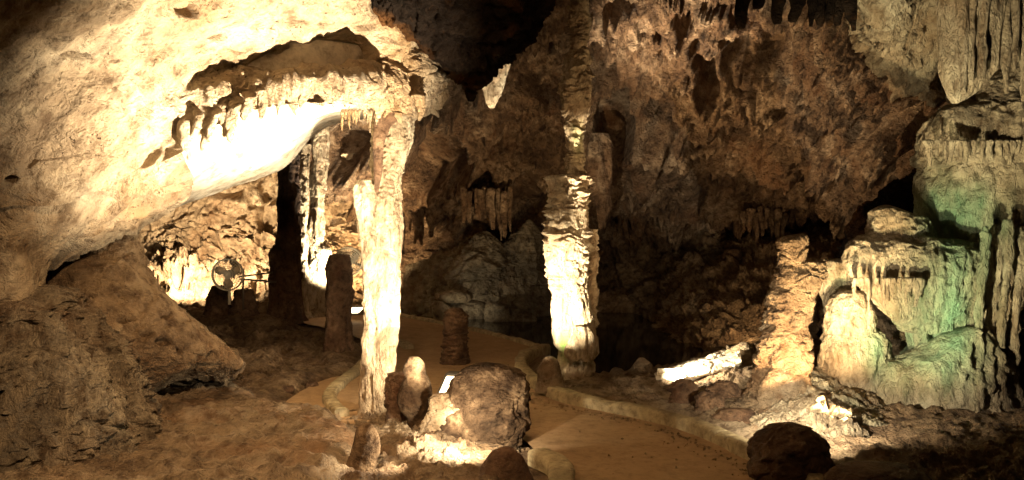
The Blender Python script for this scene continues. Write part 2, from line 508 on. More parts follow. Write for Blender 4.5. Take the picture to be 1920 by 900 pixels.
M_metal = plain("painted_steel", (0.16, 0.12, 0.08), 0.5, 0.4)
M_fan = plain("cream_fan_plastic", (0.7, 0.6, 0.42), 0.5)
M_blade = plain("cream_fan_blade", (0.62, 0.5, 0.33), 0.4)
M_blade.node_tree.nodes["Principled BSDF"].inputs["Transmission Weight"].default_value = 0.6
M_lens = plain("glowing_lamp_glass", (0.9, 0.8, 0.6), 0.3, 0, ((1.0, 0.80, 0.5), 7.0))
M_house = plain("lamp_housing", (0.08, 0.07, 0.06), 0.5, 0.5)

M_water = bpy.data.materials.new("dark_pond_water"); M_water.use_nodes = True
_nt = M_water.node_tree; _b = _nt.nodes["Principled BSDF"]
_b.inputs["Base Color"].default_value = (0.012, 0.010, 0.007, 1); _b.inputs["Roughness"].default_value = 0.06; _b.inputs["IOR"].default_value = 1.33
_n = _nt.nodes.new("ShaderNodeTexNoise"); _n.inputs["Scale"].default_value = 3.0
_bp = _nt.nodes.new("ShaderNodeBump"); _bp.inputs["Strength"].default_value = 0.05; _bp.inputs["Distance"].default_value = 0.02
_nt.links.new(_n.outputs[0], _bp.inputs["Height"]); _nt.links.new(_bp.outputs[0], _b.inputs["Normal"])


# ---------------------------------------------------------------- polygons on the ground
def smooth_poly(pts, n=8, closed=True):
    P = [np.array(p, float) for p in pts]; out = []
    m = len(P)
    rng = range(m) if closed else range(m - 1)
    for i in rng:
        if closed:
            a, b, c, d = P[i - 1], P[i], P[(i + 1) % m], P[(i + 2) % m]
        else:
            b, c = P[i], P[i + 1]
            a = P[i - 1] if i > 0 else 2 * b - c
            d = P[i + 2] if i + 2 < m else 2 * c - b
        for k in range(n):
            f = k / n
            out.append(0.5 * (2 * b + (c - a) * f + (2 * a - 5 * b + 4 * c - d) * f * f + (3 * b - a - 3 * c + d) * f ** 3))
    if not closed: out.append(P[-1])
    return np.array(out)


def signed_dist(X, Y, poly):
    """positive inside"""
    ins = np.zeros(X.shape, bool); dm = np.full(X.shape, 1e9)
    n = len(poly)
    for i in range(n):
        ax, ay = poly[i]; bx, by = poly[(i + 1) % n]
        cond = ((ay > Y) != (by > Y)) & (X < (bx - ax) * (Y - ay) / ((by - ay) + 1e-12) + ax)
        ins ^= cond
        ex, ey = bx - ax, by - ay; L2 = ex * ex + ey * ey + 1e-12
        t = np.clip(((X - ax) * ex + (Y - ay) * ey) / L2, 0, 1)
        d = (X - ax - t * ex) ** 2 + (Y - ay - t * ey) ** 2
        dm = np.minimum(dm, d)
    return np.where(ins, 1, -1) * np.sqrt(dm)


path_px = [(1120, 960), (1520, 915), (1400, 855), (1310, 812), (1200, 780), (1110, 762), (1040, 742), (1000, 718), (978, 692), (985, 668), (1022, 653),
           (960, 634), (880, 615), (800, 599), (750, 591), (690, 590), (560, 600), (640, 622), (700, 650), (690, 690), (600, 715), (520, 770), (600, 790), (760, 800), (950, 815), (1010, 850)]
path_poly = smooth_poly([G(*p, 0.03) for p in path_px], 6)
pond_px = [(735, 590), (800, 601), (880, 618), (960, 637), (1022, 657), (1050, 690), (1110, 712), (1240, 712), (1310, 690), (1420, 650), (1420, 600), (1290, 590), (1110, 585), (950, 590), (820, 586), (740, 574)]
pond_poly = smooth_poly([G(*p, -0.05) for p in pond_px], 4)

# ---------------------------------------------------------------- terrain
nx, ny = 640, 520
gx = np.linspace(-1.0, 1.0, nx); gy = 2.0 + (22.0 - 2.0) * np.linspace(0, 1, ny) ** 1.35
X, Yg = np.meshgrid(gx, gy)
X = X * (Yg + 1.0)
P0 = np.stack([X, Yg, X * 0], -1)
sp = signed_dist(X, Yg, path_poly); sw = signed_dist(X, Yg, pond_poly)
rough = rock(P0, 0.20, 1.0, 2.0) * sstep(7.5, 10.5, Yg) + rock(P0, 0.06, 2.4, 3.0) + 0.08 * ridged(P0, (1.2, 4, 1), 4, 6.0) + .055 * ridged(P0, (4, 9, 1), 4, 3)
z = 0.05 + rough * (0.35 + 0.65 * sstep(0.1, 0.6, -sp))
# front-left ledge
led = signed_dist(X, Yg, smooth_poly([G(-300, 735), G(230, 738), (G(340, 752)), G(480, 772), G(580, 785), G(640, 790), G(625, 830), G(600, 960), (-3.5, 3.0), (-6, 4)], 3))
z = z + 0.13 * sstep(-0.10, 0.10, led)
# sandy shore right of the column is smoother
z = np.where(sp > -0.10, np.minimum(z * 0 + 0.0, 0.0), z)
z = z * (1 - sstep(-0.25, -0.05, sp)) - 0.02 * sstep(-0.25, -0.05, sp)
z = z * (1 - sstep(-0.25, 0.02, sw)) + (-0.35) * sstep(-0.1, 0.3, sw) - 0.0
z = z + 0.25 * sstep(15.0, 17.5, Yg) * (X > -2)
V = np.stack([X, Yg, z], -1).reshape(-1, 3)
o = build("cave_floor", V, grid_faces(ny, nx), M_floor, origin=(0, 0, 0)); tag(o, kind="structure")
o.data.materials.append(M_tan)
_m = ((led > -0.05) | ((sw < 0) & (X > 0.3) & (X < 2.4) & (Yg < 10) & (sp < 0)))[:-1, :-1].ravel().astype(np.int32)
o.data.polygons.foreach_set("material_index", _m)
# wide base sheet under everything
o = build("ground", [(-60, -40, -0.6), (60, -40, -0.6), (60, 80, -0.6), (-60, 80, -0.6)], [(0, 1, 2, 3)], M_floor, origin=(0, 0, -0.6), smooth=False); tag(o, kind="structure")

# walkway: a sheet triangulated from its outline
import bmesh
bm = bmesh.new()
vs = [bm.verts.new((p[0], p[1], 0.03)) for p in path_poly]
f = bm.faces.new(vs)
bmesh.ops.triangulate(bm, faces=[f])
if sum(fc.normal.z for fc in bm.faces) < 0:
    bmesh.ops.reverse_faces(bm, faces=bm.faces[:])
me = bpy.data.meshes.new("walkway"); bm.to_mesh(me); bm.free(); me.materials.append(M_path)
o = bpy.data.objects.new("walkway", me); link(o); tag(o, kind="structure")

# pond
bm = bmesh.new()
vs = [bm.verts.new((p[0], p[1], -0.05)) for p in [(-3.2, 10.5), (6.5, 7.9), (8, 19), (-3.2, 19)]]
bm.faces.new(vs)
me = bpy.data.meshes.new("pond_water"); bm.to_mesh(me); bm.free(); me.materials.append(M_water)
o = bpy.data.objects.new("pond_water", me); link(o); tag(o, kind="structure")


def kerb(name, px, label, wdt=0.15, h=0.12, group="concrete kerbs along the walkway", closed=False):
    pts = smooth_poly([G(*p, 0.06) for p in px], 48, closed)
    n = len(pts)
    sl = np.r_[0, np.cumsum(np.linalg.norm(np.diff(pts, axis=0), axis=1))]
    tg = np.gradient(pts, axis=0) if not closed else np.roll(pts, -1, 0) - np.roll(pts, 1, 0)
    tg /= np.linalg.norm(tg, axis=1)[:, None]
    nm = np.stack([-tg[:, 1], tg[:, 0]], -1)
    sec = [(-.5, -.12), (-.5, .8), (-.42, .95), (-.25, 1.0), (.25, 1.0), (.42, .95), (.5, .8), (.5, -.12)]
    V = []
    for i in range(n):
        jit = 0.03 * fbm(np.array([[pts[i][0], pts[i][1], 0.0]]), (3, 3, 3), 3)[0]
        jt = min(1.0, abs(((sl[i] + .3) % .62) - .31) / .012)
        hh = h * (0.72 + .28 * jt) + .012 * fbm(np.array([[pts[i][0], pts[i][1], 7.0]]), (9, 9, 3), 3)[0]
        for s, t in sec:
            q = pts[i] + nm[i] * s * wdt * (.9 + .1 * jt) + nm[i] * jit
            V.append((q[0], q[1], t * hh + (jit if t > 0 else 0)))
    Fs = grid_faces(n, len(sec)).tolist()
    k = len(sec)
    if closed:
        Fs += [(k * (n - 1) + j, k * (n - 1) + j + 1, j + 1, j) for j in range(k - 1)]
    else:
        Fs += [tuple(range(k)), tuple(range(k * (n - 1), k * n))[::-1]]
    o = build(name, V, Fs, M_kerb, smooth=True)
    return tag(o, label, "kerb", group)


kerb("kerb", [(1700, 985), (1560, 922), (1430, 860), (1320, 808), (1215, 778), (1110, 757), (1040, 738), (1000, 714), (978, 690), (985, 668), (1022, 653)],
     "long tan concrete kerb curving from the round nook to the lower right corner", 0.13, 0.12)
kerb("kerb", [(1022, 651), (960, 633), (880, 614), (800, 598), (750, 590), (700, 587)], "low kerb between the sandy walkway and the dark pond", 0.10, 0.07)
kerb("kerb", [(768, 650), (745, 640), (705, 655), (672, 690), (632, 722), (618, 745), (640, 775)], "curved kerb ringing the rock island left of the bright column", 0.12, 0.09)
kerb("kerb", [(1030, 930), (1055, 895), (1045, 868), (1010, 850)], "short rounded kerb end beside the path at the bottom edge", 0.16, 0.09)

# ---------------------------------------------------------------- back wall and ceiling
cols = [-300, 0, 270, 520, 700, 870, 1050, 1250, 1450, 1650, 1900, 2250]
rowsY = {-300: [12, 12, 12, 10, 8.5, 9.0, 9.5, 9.6, 9.2, 8.6, 7.5, 6.5],
         0: [14, 14, 13, 12, 11.4, 11.6, 12.0, 12.0, 11.5, 10.7, 9.3, 8],
         150: [16, 16, 16, 15, 13.8, 13.5, 13.5, 13.2, 12.7, 11.9, 10.3, 9],
         300: [18, 18, 18, 17.5, 16, 15, 14.8, 14.5, 13.8, 12.8, 11.2, 9.8],
         430: [18, 18, 18.5, 18.5, 18, 16.6, 15.8, 15.5, 14.8, 13.8, 12.3, 11],
         500: [18, 18, 18.5, 18.5, 18, 17, 17.5, 18, 17, 14.6, 12.7, 11],
         640: [18, 18, 18, 18, 17.5, 16.5, 17, 18, 17, 15, 13, 11]}
rows = [[(c, r, rowsY[r][i]) for i, c in enumerate(cols)] for r in sorted(rowsY)]


def pit(P, px, py, Y, rx, ry, d, pw=2.0):
    """a hollow in the surface around the place seen at px,py"""
    u = (P[..., 0] / P[..., 1] * F + 960 - px) / rx; v = ((CAMZ - P[..., 2]) / P[..., 1] * F + HY - py) / ry
    r = np.sqrt(u * u + v * v) + 0.28 * fbm(P, (1.6,) * 3, 3, px * .01)
    return -d * (1 - sstep(0.62, 1.05, r))


def wall_disp(P):
    d = rock(P, 0.74, 0.85, 1.0, 1.0, 1.3) + 0.05 * facets(P + .1 * fbm(P, (3, 3, 3), 3)[..., None], 3.4, 6.0) + .03 * ridged(P, (3, 3, 9), 3, 2)
    for a in [(822, 290, 0, 70, 75, 3.2), (665, 268, 0, 65, 50, 3.0), (1150, 240, 0, 38, 70, 2.2), (785, 345, 0, 50, 30, 0.9), (1385, 270, 0, 45, 22, 0.6),
              (980, 385, 0, 45, 50, 1.2), (1285, 365, 0, 35, 30, 0.9), (1340, 440, 0, 70, 35, 0.8), (500, 415, 0, 25, 30, 0.7), (1160, 420, 0, 30, 25, .8),
              (640, 360, 0, 40, 20, .6), (1560, 430, 0, 60, 30, .8), (1185, 15, 0, 60, 40, 0.9), (1330, 180, 0, 30, 40, .5), (850, 480, 0, 40, 60, .6)]:
        d = d + pit(P, *a)
    rr = random.Random(21)
    for k in range(46):
        d = d + pit(P, rr.uniform(850, 1640), rr.uniform(10, 430), 0, rr.uniform(10, 34), rr.uniform(7, 18), rr.uniform(.3, .8))
    for a in [(1415, 112, 0, 80, 52, 0.8), (1290, 60, 0, 34, 38, .5), (1320, 130, 0, 30, 30, .5), (1225, 330, 0, 60, 30, -.4), (1500, 320, 0, 90, 30, -.3)]:
        d = d + pit(P, *a)
    return d


o = sheet("cave_wall", rows, 760, 400, M_wall, wall_disp, 0.8)
tag(o, kind="structure")

# light rubble wall of the back chamber
o = sheet("chamber_wall", [[(210, 300, 17.0), (330, 300, 17.0), (450, 290, 17.0), (560, 280, 17.0), (700, 290, 16.8)],
                           [(210, 400, 17.2), (330, 400, 17.4), (450, 395, 17.4), (560, 395, 17.3), (700, 395, 17)],
                           [(210, 470, 17.0), (330, 470, 17.2), (450, 470, 17.2), (560, 470, 17.1), (700, 470, 17)],
                           [(210, 530, 16.2), (330, 525, 16.4), (450, 525, 16.6), (560, 530, 16.6), (700, 535, 16.7)],
                           [(210, 585, 14.6), (330, 580, 15.0), (450, 578, 15.6), (560, 575, 16.2), (700, 575, 16.6)]],
          300, 200, M_far, lambda P: rock(P, .55, 1.1, 12.0, 1.6) + pit(P, 500, 410, 0, 22, 28, .7) + pit(P, 640, 350, 0, 30, 14, .5) + pit(P, 420, 365, 0, 40, 12, .5), .4)
tag(o, "pale broken rubble wall of the back chamber, floodlit behind the standing fan", "rock wall")

# pale concave wall, upper right
def fine(a, s, seed=0, an=1.0):
    return lambda P: a * (fbm(P, (s, s, s * an), 5, seed) + 0.5 * ridged(P, (s * 2.2, s * 2.2, s * 2.2 * an), 4, seed + 1))


o = sheet("pale_rock_wall", [[(1600, -120, 9.0), (1625, -120, 7.8), (1680, -120, 7.8), (1760, -120, 7.9), (1900, -120, 7.8), (2150, -120, 7)],
                   [(1605, 20, 9.8), (1640, 20, 8.3), (1680, 30, 8.2), (1740, 40, 8.5), (1900, 40, 8.5), (2150, 40, 8)],
                   [(1625, 90, 10.2), (1655, 90, 8.8), (1690, 110, 8.7), (1740, 130, 8.9), (1900, 130, 9), (2150, 130, 8.5)],
                   [(1680, 185, 10.8), (1700, 180, 10.2), (1730, 190, 9.9), (1780, 200, 9.6), (1900, 200, 9.6), (2150, 200, 9)]],
          180, 140, M_flow, lambda P: rock(P, 0.22, 1.6, 3, .7) + 0.06 * ridged(P, (6, 6, 1.0), 3, 4), 0.2, attr=lambda V: np.zeros(len(V)))
tag(o, "smooth pale concave rock face under the ceiling beside the hanging curtain", "rock wall")

# ---------------------------------------------------------------- left overhang
oc = [-220, 0, 130, 260, 390, 500, 610, 690, 760, 835]
Rr = [
    [(x, -220, y) for x, y in zip([-220, 0, 130, 260, 390, 500, 610, 690, 740, 800], [3.2, 3.6, 4.0, 4.5, 5, 5.4, 5.8, 6.2, 6.5, 6.8])],
    [(x, 0, y) for x, y in zip([-220, 0, 130, 260, 390, 500, 610, 680, 712, 735], [3.8, 4.2, 4.6, 5.1, 5.6, 6.0, 6.3, 6.6, 6.9, 7.2])],
    [(x, p, y) for x, p, y in zip(oc, [150, 140, 130, 115, 88, 76, 42, 38, 70, 100], [4.3, 4.7, 5.1, 5.5, 5.95, 6.3, 6.6, 6.8, 7.0, 7.4])],
    [(x, p, y) for x, p, y in zip(oc, [250, 245, 215, 185, 135, 122, 110, 118, 130, 140], [4.6, 5.0, 5.3, 5.7, 6.25, 6.6, 6.95, 6.95, 7.1, 7.45])],
    [(x, p, y) for x, p, y in zip(oc, [330, 315, 285, 240, 168, 150, 148, 152, 178, 180], [4.8, 5.1, 5.4, 5.8, 6.15, 6.35, 6.5, 6.7, 7.1, 7.4])],
    [(x, p, y) for x, p, y in zip([-220, 0, 130, 260, 390, 500, 610, 690, 762, 812], [410, 390, 375, 335, 240, 195, 182, 200, 215, 205], [4.9, 5.2, 5.5, 5.9, 6.2, 6.4, 6.55, 6.75, 7.2, 7.5])],
]
over = empty("rock_overhang", W(400, 300, 6), "huge sloping pale rock overhang, floodlit, with a stalactite-fringed lip above the bright smooth slab", "rock overhang")
CR = (0, 0, 0)


def over_disp(P):
    d = fine(0.085, 1.3, 8)(P) + 0.05 * rock(P, 1.0, 1.5, 9.0)
    f1, f2, c = worley(P, (0.9, 0.9, 0.9), 5)
    d = d + 0.10 * (c - .5) * sstep(0, .12, f2 - f1)
    # diagonal runnels in the lower left half
    px = P[..., 0] / P[..., 1] * F + 960; py = (CAMZ - P[..., 2]) / P[..., 1] * F + HY
    mk = sstep(-0.1, 0.35, (py - 330 + 0.55 * (px - 150)) / 300) * sstep(430, 330, px)
    D = (P[..., 0] + 1.3 * P[..., 2])
    q = np.stack([P[..., 0] * 3.2 + P[..., 2] * -1.9, P[..., 1] * 1.0, P[..., 2] * 0.7 + P[..., 0] * .5], -1)
    d = d + 0.30 * mk * ridged(q, (1.2, 1, 1), 3, 2) - .12 * mk
    # fluted lip
    lip = sstep(120, 175, py - 0.0) * sstep(340, 400, px)
    d = d + 0.11 * lip * ridged(P, (5, 5, 1.0), 3, 7)
    # small sink holes
    for a in [(410, 78, 0, 22, 9, .12), (355, 22, 0, 22, 16, .15), (20, 335, 0, 14, 8, .12), (215, 112, 0, 12, 6, .1), (110, 68, 0, 22, 9, .10), (140, 105, 0, 30, 7, .12)]:
        d = d + pit(P, *a)
    return d


sheet("body", Rr, 480, 340, M_over, over_disp, 0.10, parent=over)
# white smooth underside
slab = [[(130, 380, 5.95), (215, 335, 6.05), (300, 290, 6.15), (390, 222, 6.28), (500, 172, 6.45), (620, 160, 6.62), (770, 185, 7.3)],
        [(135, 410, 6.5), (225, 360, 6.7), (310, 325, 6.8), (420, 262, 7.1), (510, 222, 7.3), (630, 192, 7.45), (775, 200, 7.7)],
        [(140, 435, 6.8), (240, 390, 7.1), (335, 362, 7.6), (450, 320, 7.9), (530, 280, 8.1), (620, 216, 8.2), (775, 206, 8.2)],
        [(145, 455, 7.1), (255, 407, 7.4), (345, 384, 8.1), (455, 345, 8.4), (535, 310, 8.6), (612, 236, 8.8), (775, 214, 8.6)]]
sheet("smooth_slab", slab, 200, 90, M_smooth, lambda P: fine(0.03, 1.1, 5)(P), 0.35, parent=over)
# fringe of stalactites along the lip
lipx = [385, 430, 500, 560, 620, 690, 760]; lipy = [238, 222, 190, 178, 178, 196, 212]; lipY = [6.2, 6.28, 6.4, 6.5, 6.57, 6.75, 7.1]
x = 352.0
n_f = 0
while x < 800:
    base = np.interp(x, [340] + lipx, [262] + lipy); Yl = np.interp(x, [340] + lipx, [6.1] + lipY)
    wd = random.uniform(15, 26); ln = random.uniform(14, 46) * (1.2 if x < 560 else .75)
    if x < 460: ln = random.uniform(40, 75); wd *= 1.3
    drip("stalactite", x, base - 50 + random.uniform(-12, 8), base + ln * .75, wd * 1.1, Yl - 0.07 + random.uniform(-.07, .05), M_over, over, lean=-random.uniform(0, 10), seg=14, rings=34, rough=0.4, tip=.12, sink=.30, wob=.2)
    x += wd * random.uniform(0.55, 1.0); n_f += 1
# lower row of thin ones by the column
for x in range(640, 712, 7):
    drip("stalactite", x + random.uniform(-2, 2), 205, 228 + random.uniform(-6, 22), random.uniform(5, 9), 7.1, M_over, over, seg=8, rings=10)

# hanging block on the right end, where the column meets the roof
o = loft("roof_block", [(20, 700, 735), (60, 690, 775), (110, 690, 830), (150, 700, 835), (185, 715, 815), (205, 735, 805), (222, 752, 790)], 7.35, M_over, 120, 120, 1.0,
     lambda P: rock(P, 0.09, 3.2, 6.0) + .02 * ridged(P, (9, 9, 9), 3, 2), over)

# ---------------------------------------------------------------- black ceiling mass in the middle
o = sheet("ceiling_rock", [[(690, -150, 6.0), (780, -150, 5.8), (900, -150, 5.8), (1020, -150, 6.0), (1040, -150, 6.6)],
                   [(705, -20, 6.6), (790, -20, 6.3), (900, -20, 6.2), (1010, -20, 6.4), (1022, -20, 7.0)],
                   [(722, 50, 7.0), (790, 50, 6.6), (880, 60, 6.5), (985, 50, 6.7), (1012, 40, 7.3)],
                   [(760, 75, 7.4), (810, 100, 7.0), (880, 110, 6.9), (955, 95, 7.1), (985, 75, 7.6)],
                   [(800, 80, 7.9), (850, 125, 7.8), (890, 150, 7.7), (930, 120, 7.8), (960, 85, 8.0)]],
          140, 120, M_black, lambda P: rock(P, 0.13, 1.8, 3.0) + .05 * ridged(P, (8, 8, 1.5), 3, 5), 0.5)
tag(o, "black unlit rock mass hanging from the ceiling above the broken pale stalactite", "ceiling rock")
for nm, pr, Yd, lb in [("stalactite", [(60, 850, 905), (120, 862, 900), (160, 872, 895), (190, 878, 888)], 7.7, "dark stalactite stub left of the broken pale stalactite"),
                       ]:
    o = loft(nm, pr, Yd, M_black, 40, 60, 1, lambda P: rock(P, .05, 5, 3)); tag(o, lb, "stalactite")
# the lit tooth
o = loft("stalactite", [(40, 915, 985), (80, 912, 970), (112, 910, 955), (140, 908, 946), (165, 909, 940), (188, 913, 932), (202, 918, 926)], 8.1, M_col, 60, 90, 0.8,
         lambda P: 0.035 * ridged(P, (9, 9, 1.2), 3, 3) + 0.03 * fbm(P, (6, 6, 6), 3, 2), attr=lambda V: np.zeros(len(V)))
tag(o, "pale lit jagged stalactite tip hanging alone below the black ceiling rock", "stalactite")

# ---------------------------------------------------------------- columns
def algae_at(cx, cy, Y, r, amt=1.0, ry=None):
    c = np.array(W(cx, cy, Y)); s = r / F * Y; sz = (ry or r) / F * Y

    def f(V):
        V = np.asarray(V)
        d2 = ((V[:, 0] - c[0]) / s) ** 2 + ((V[:, 2] - c[2]) / sz) ** 2
        return amt * np.exp(-d2)
    return f


def zero(V): return np.zeros(len(V))


# main left column
lc = empty("cave_column", W(705, 790, 7.4), "tall white floodlit column joining the floor island to the overhang's fringed lip", "column")
loft("shaft", [(175, 700, 735), (215, 700, 768), (260, 703, 768), (300, 700, 755), (340, 703, 748), (375, 690, 748), (420, 684, 752), (480, 683, 750), (560, 688, 747), (640, 686, 742), (700, 684, 738), (750, 680, 728), (800, 674, 722)],
     7.4, M_col, 140, 420, 0.85, lambda P: 0.028 * ridged(P, (11, 11, 2.2), 4, 3) + 0.03 * fbm(P, (7, 7, 5), 4, 5) + 0.018 * ridged(P, (20, 20, 26), 3, 1) * sstep(1.2, 2.2, P[..., 2]), lc, attr=zero)
loft("stub", [(338, 672, 700), (352, 666, 704), (385, 668, 704), (430, 676, 706), (480, 680, 708), (540, 684, 705), (640, 683, 702), (780, 676, 695), (800, 676, 695)], 7.32, M_col, 70, 220, 0.9,
     lambda P: 0.03 * ridged(P, (9, 9, 3), 4, 8) + 0.02 * fbm(P, (9, 9, 9), 3, 5), lc, attr=zero)
loft("branch", [(168, 762, 790), (190, 750, 806), (205, 745, 800), (225, 742, 775), (255, 738, 766), (290, 728, 758), (330, 720, 748)], 7.42, M_col, 60, 120, 0.8,
     lambda P: 0.03 * ridged(P, (9, 9, 3), 4, 2), lc, attr=zero)
loft("dark_stem", [(166, 716, 728), (178, 706, 742), (200, 701, 749), (222, 702, 746), (238, 702, 730), (260, 702, 718), (330, 703, 712), (360, 704, 709)], 7.2, M_dark, 60, 140, 0.7,
     lambda P: 0.03 * ridged(P, (9, 9, 2), 4, 1), lc)

# right column
rc = empty("cave_column", W(1080, 735, 8.7), "scaly column with a green algae streak, standing beside the round kerb nook", "column")


def ledgy(P, a=0.05, s=3.0):
    q = P + 0.14 * np.stack([fbm(P, (5, 5, 5), 4, k) for k in (1, 2, 3)], -1)
    f1, f2, c = worley(q, (7, 7, 16), s)
    g1, g2, c2 = worley(q, (15, 15, 30), s + 1)
    md = .35 + 1.3 * sstep(-.25, .35, fbm(P, (4, 4, 5), 3, s + 9))
    return md * a * (1.1 * (.55 - f1) + .5 * (c - .5) + .45 * (.5 - g1)) + a * .6 * fbm(P, (3, 3, 6), 4, s) + .012 * ridged(P, (14, 14, 9), 3, 2)


ra = algae_at(1058, 600, 8.55, 13, 1.6, 75)
loft("shaft", [(330, 1036, 1098), (360, 1030, 1098), (400, 1030, 1100), (440, 1024, 1102), (470, 1022, 1104), (520, 1030, 1100), (560, 1036, 1104), (600, 1038, 1110), (645, 1044, 1116), (665, 1052, 1108), (690, 1050, 1112), (712, 1054, 1104), (740, 1054, 1106)],
     8.7, M_col, 150, 420, 0.9, lambda P: ledgy(P, .05) * (1 + .8 * sstep(1.2, 1.6, P[..., 2])) * sstep(0.6, 1.4, P[..., 2]) + (1 - sstep(.6, 1.4, P[..., 2])) * (0.035 * ridged(P, (10, 10, 1.5), 3, 6) + .02 * fbm(P, (8, 8, 8), 3, 3)), rc, attr=ra)
loft("upper_shaft", [(-80, 1068, 1104), (60, 1068, 1103), (85, 1070, 1100), (110, 1062, 1106), (140, 1056, 1108), (165, 1050, 1108), (200, 1054, 1104), (240, 1060, 1094), (300, 1064, 1094), (345, 1060, 1096)],
     8.75, M_col, 110, 400, 0.9, lambda P: ledgy(P, .05, 9.0), rc, attr=algae_at(1080, 265, 8.75, 16, .55, 45))
loft("drip_skirt", [(612, 1080, 1102), (640, 1070, 1118), (660, 1062, 1118), (672, 1066, 1112), (676, 1072, 1108)], 8.5, M_col, 90, 80, .6, lambda P: .03 * ridged(P, (16, 16, 1), 2, 6), rc, attr=zero)
loft("root_crust", [(712, 1060, 1104), (725, 1052, 1112), (742, 1050, 1118)], 8.7, M_tan, 80, 50, 1, lambda P: rock(P, .05, 9, 3), rc)
o = loft("companion_column", [(430, 1106, 1118), (460, 1104, 1122), (500, 1100, 1120), (520, 1102, 1116), (560, 1100, 1122), (585, 1098, 1116), (620, 1100, 1118), (660, 1102, 1114), (690, 1098, 1112), (725, 1098, 1112)], 8.95, M_col, 50, 300, 0.9,
         lambda P: ledgy(P, .05, 6), attr=zero)
tag(o, "thin knobbly column close behind the right side of the scaly algae-streaked column", "column")

# thin columns in the back chamber
def thin(name, pr, Yd, mat, lb, **k):
    o = loft(name, pr, Yd, mat, 70, 260, k.get("depth", 0.9), k.get("disp", lambda P: 0.05 * ridged(P, (6, 6, .8), 3, Yd) + .03 * rock(P, 1.0, 2.0, 3) + .03 * fbm(P, (5, 5, 3), 3, 2)), **({"attr": zero} if mat in (M_col, M_flow) else {}))
    return tag(o, lb, "column")


thin("cave_column", [(290, 525, 558), (330, 524, 556), (400, 525, 558), (448, 522, 560), (480, 506, 560), (520, 507, 560), (580, 508, 565), (610, 498, 580)], 13.8, M_dark, "dark brown column reached by the hand rail, its upper end under the white slab")
thin("cave_column", [(270, 556, 580), (330, 554, 576), (400, 556, 574), (470, 556, 576), (560, 556, 576), (606, 550, 588)], 14.3, M_col, "slender dark column with a thin lit edge between the dark brown and the white column")
thin("cave_column", [(220, 588, 614), (300, 586, 612), (380, 584, 608), (450, 578, 606), (470, 580, 618), (520, 578, 618), (560, 580, 614), (606, 578, 610)], 15.0, M_col, "slender brilliant white column in the back chamber with a green spot near its foot")
o = thin("stalagmite", [(478, 624, 652), (500, 618, 654), (560, 614, 656), (620, 612, 656), (690, 602, 668), (705, 590, 680)], 10.6, M_dark, "dark brown stalagmite post just left of the tall white column, hiding part of a fan")
o['category'] = "stalagmite"
for pr, Yd, lb in [([(543, 442, 474), (560, 436, 480), (585, 432, 484), (606, 424, 490)], 13.6, "squat dark stalagmite stump under the end of the hand rail"),
                   ([(536, 398, 420), (548, 392, 430), (580, 386, 436), (606, 380, 446)], 13.8, "dark stump at the foot of the standing fan"),
                   ([(562, 545, 555), (580, 538, 562), (606, 534, 568)], 13.0, "small pale-tipped stub at the foot of the slender columns"),
                   ]:
    o = loft("stalagmite", pr, Yd, M_dark, 50, 60, 1, lambda P: rock(P, .06, 3, 4)); tag(o, lb, "stalagmite")

# middle stalagmite on the path
o = loft("stalagmite", [(578, 846, 862), (586, 838, 870), (600, 834, 873), (616, 836, 872), (640, 834, 873), (665, 832, 876), (690, 826, 880)], 9.9, M_dark, 80, 120, 0.9,
         lambda P: rock(P, .05, 5, 3, 1.5) + .03 * ridged(P, (5, 5, 14), 3, 2))
tag(o, "brown post-shaped stalagmite with a rounded head in the middle of the walkway", "stalagmite")

# ---------------------------------------------------------------- left slope rock and mound
slope = [[(20, 520, 6.6), (100, 470, 6.7), (160, 442, 6.9), (215, 420, 7.1), (252, 408, 7.3), (240, 425, 8.0)],
         [(40, 560, 6.3), (120, 530, 6.4), (185, 500, 6.6), (240, 490, 6.8), (266, 495, 7.2), (245, 505, 8.0)],
         [(60, 620, 6.2), (160, 600, 6.2), (230, 580, 6.4), (300, 570, 6.7), (333, 575, 7.1), (305, 590, 8.0)],
         [(100, 680, 6.2), (200, 660, 6.2), (290, 640, 6.4), (370, 632, 6.7), (405, 642, 7.1), (370, 662, 8.0)],
         [(140, 730, 6.4), (250, 705, 6.5), (330, 688, 6.6), (412, 680, 6.9), (455, 688, 7.2), (420, 705, 8.0)],
         [(160, 765, 6.8), (260, 745, 6.9), (325, 708, 7.1), (390, 702, 7.3), (425, 715, 7.5), (400, 725, 8.1)],
         [(170, 785, 7.0), (265, 765, 7.05), (325, 712, 8.3), (390, 706, 8.4), (420, 735, 7.7), (400, 740, 8.2)],
         [(180, 800, 7.1), (270, 785, 7.2), (330, 745, 8.4), (385, 742, 8.4), (418, 755, 7.7), (400, 755, 8.2)]]


def slope_disp(P):
    d = fine(0.05, 1.8, 3)(P) + 0.05 * rock(P, 1, 2.2, 2)
    d = d + pit(P, 125, 525, 0, 14, 8, .1) + pit(P, 310, 595, 0, 14, 7, .16) + pit(P, 275, 628, 0, 14, 7, .16)
    rr = random.Random(5)
    for k in range(16):
        d = d + pit(P, rr.uniform(150, 400), rr.uniform(500, 690), 0, rr.uniform(6, 20), rr.uniform(4, 9), rr.uniform(.08, .18))
    return d


o = sheet("leaning_rock", slope, 300, 300, M_slope, slope_disp, 0.08)
tag(o, "broad tan rock ramp leaning down to the right with a dark hollow at its foot", "rock")
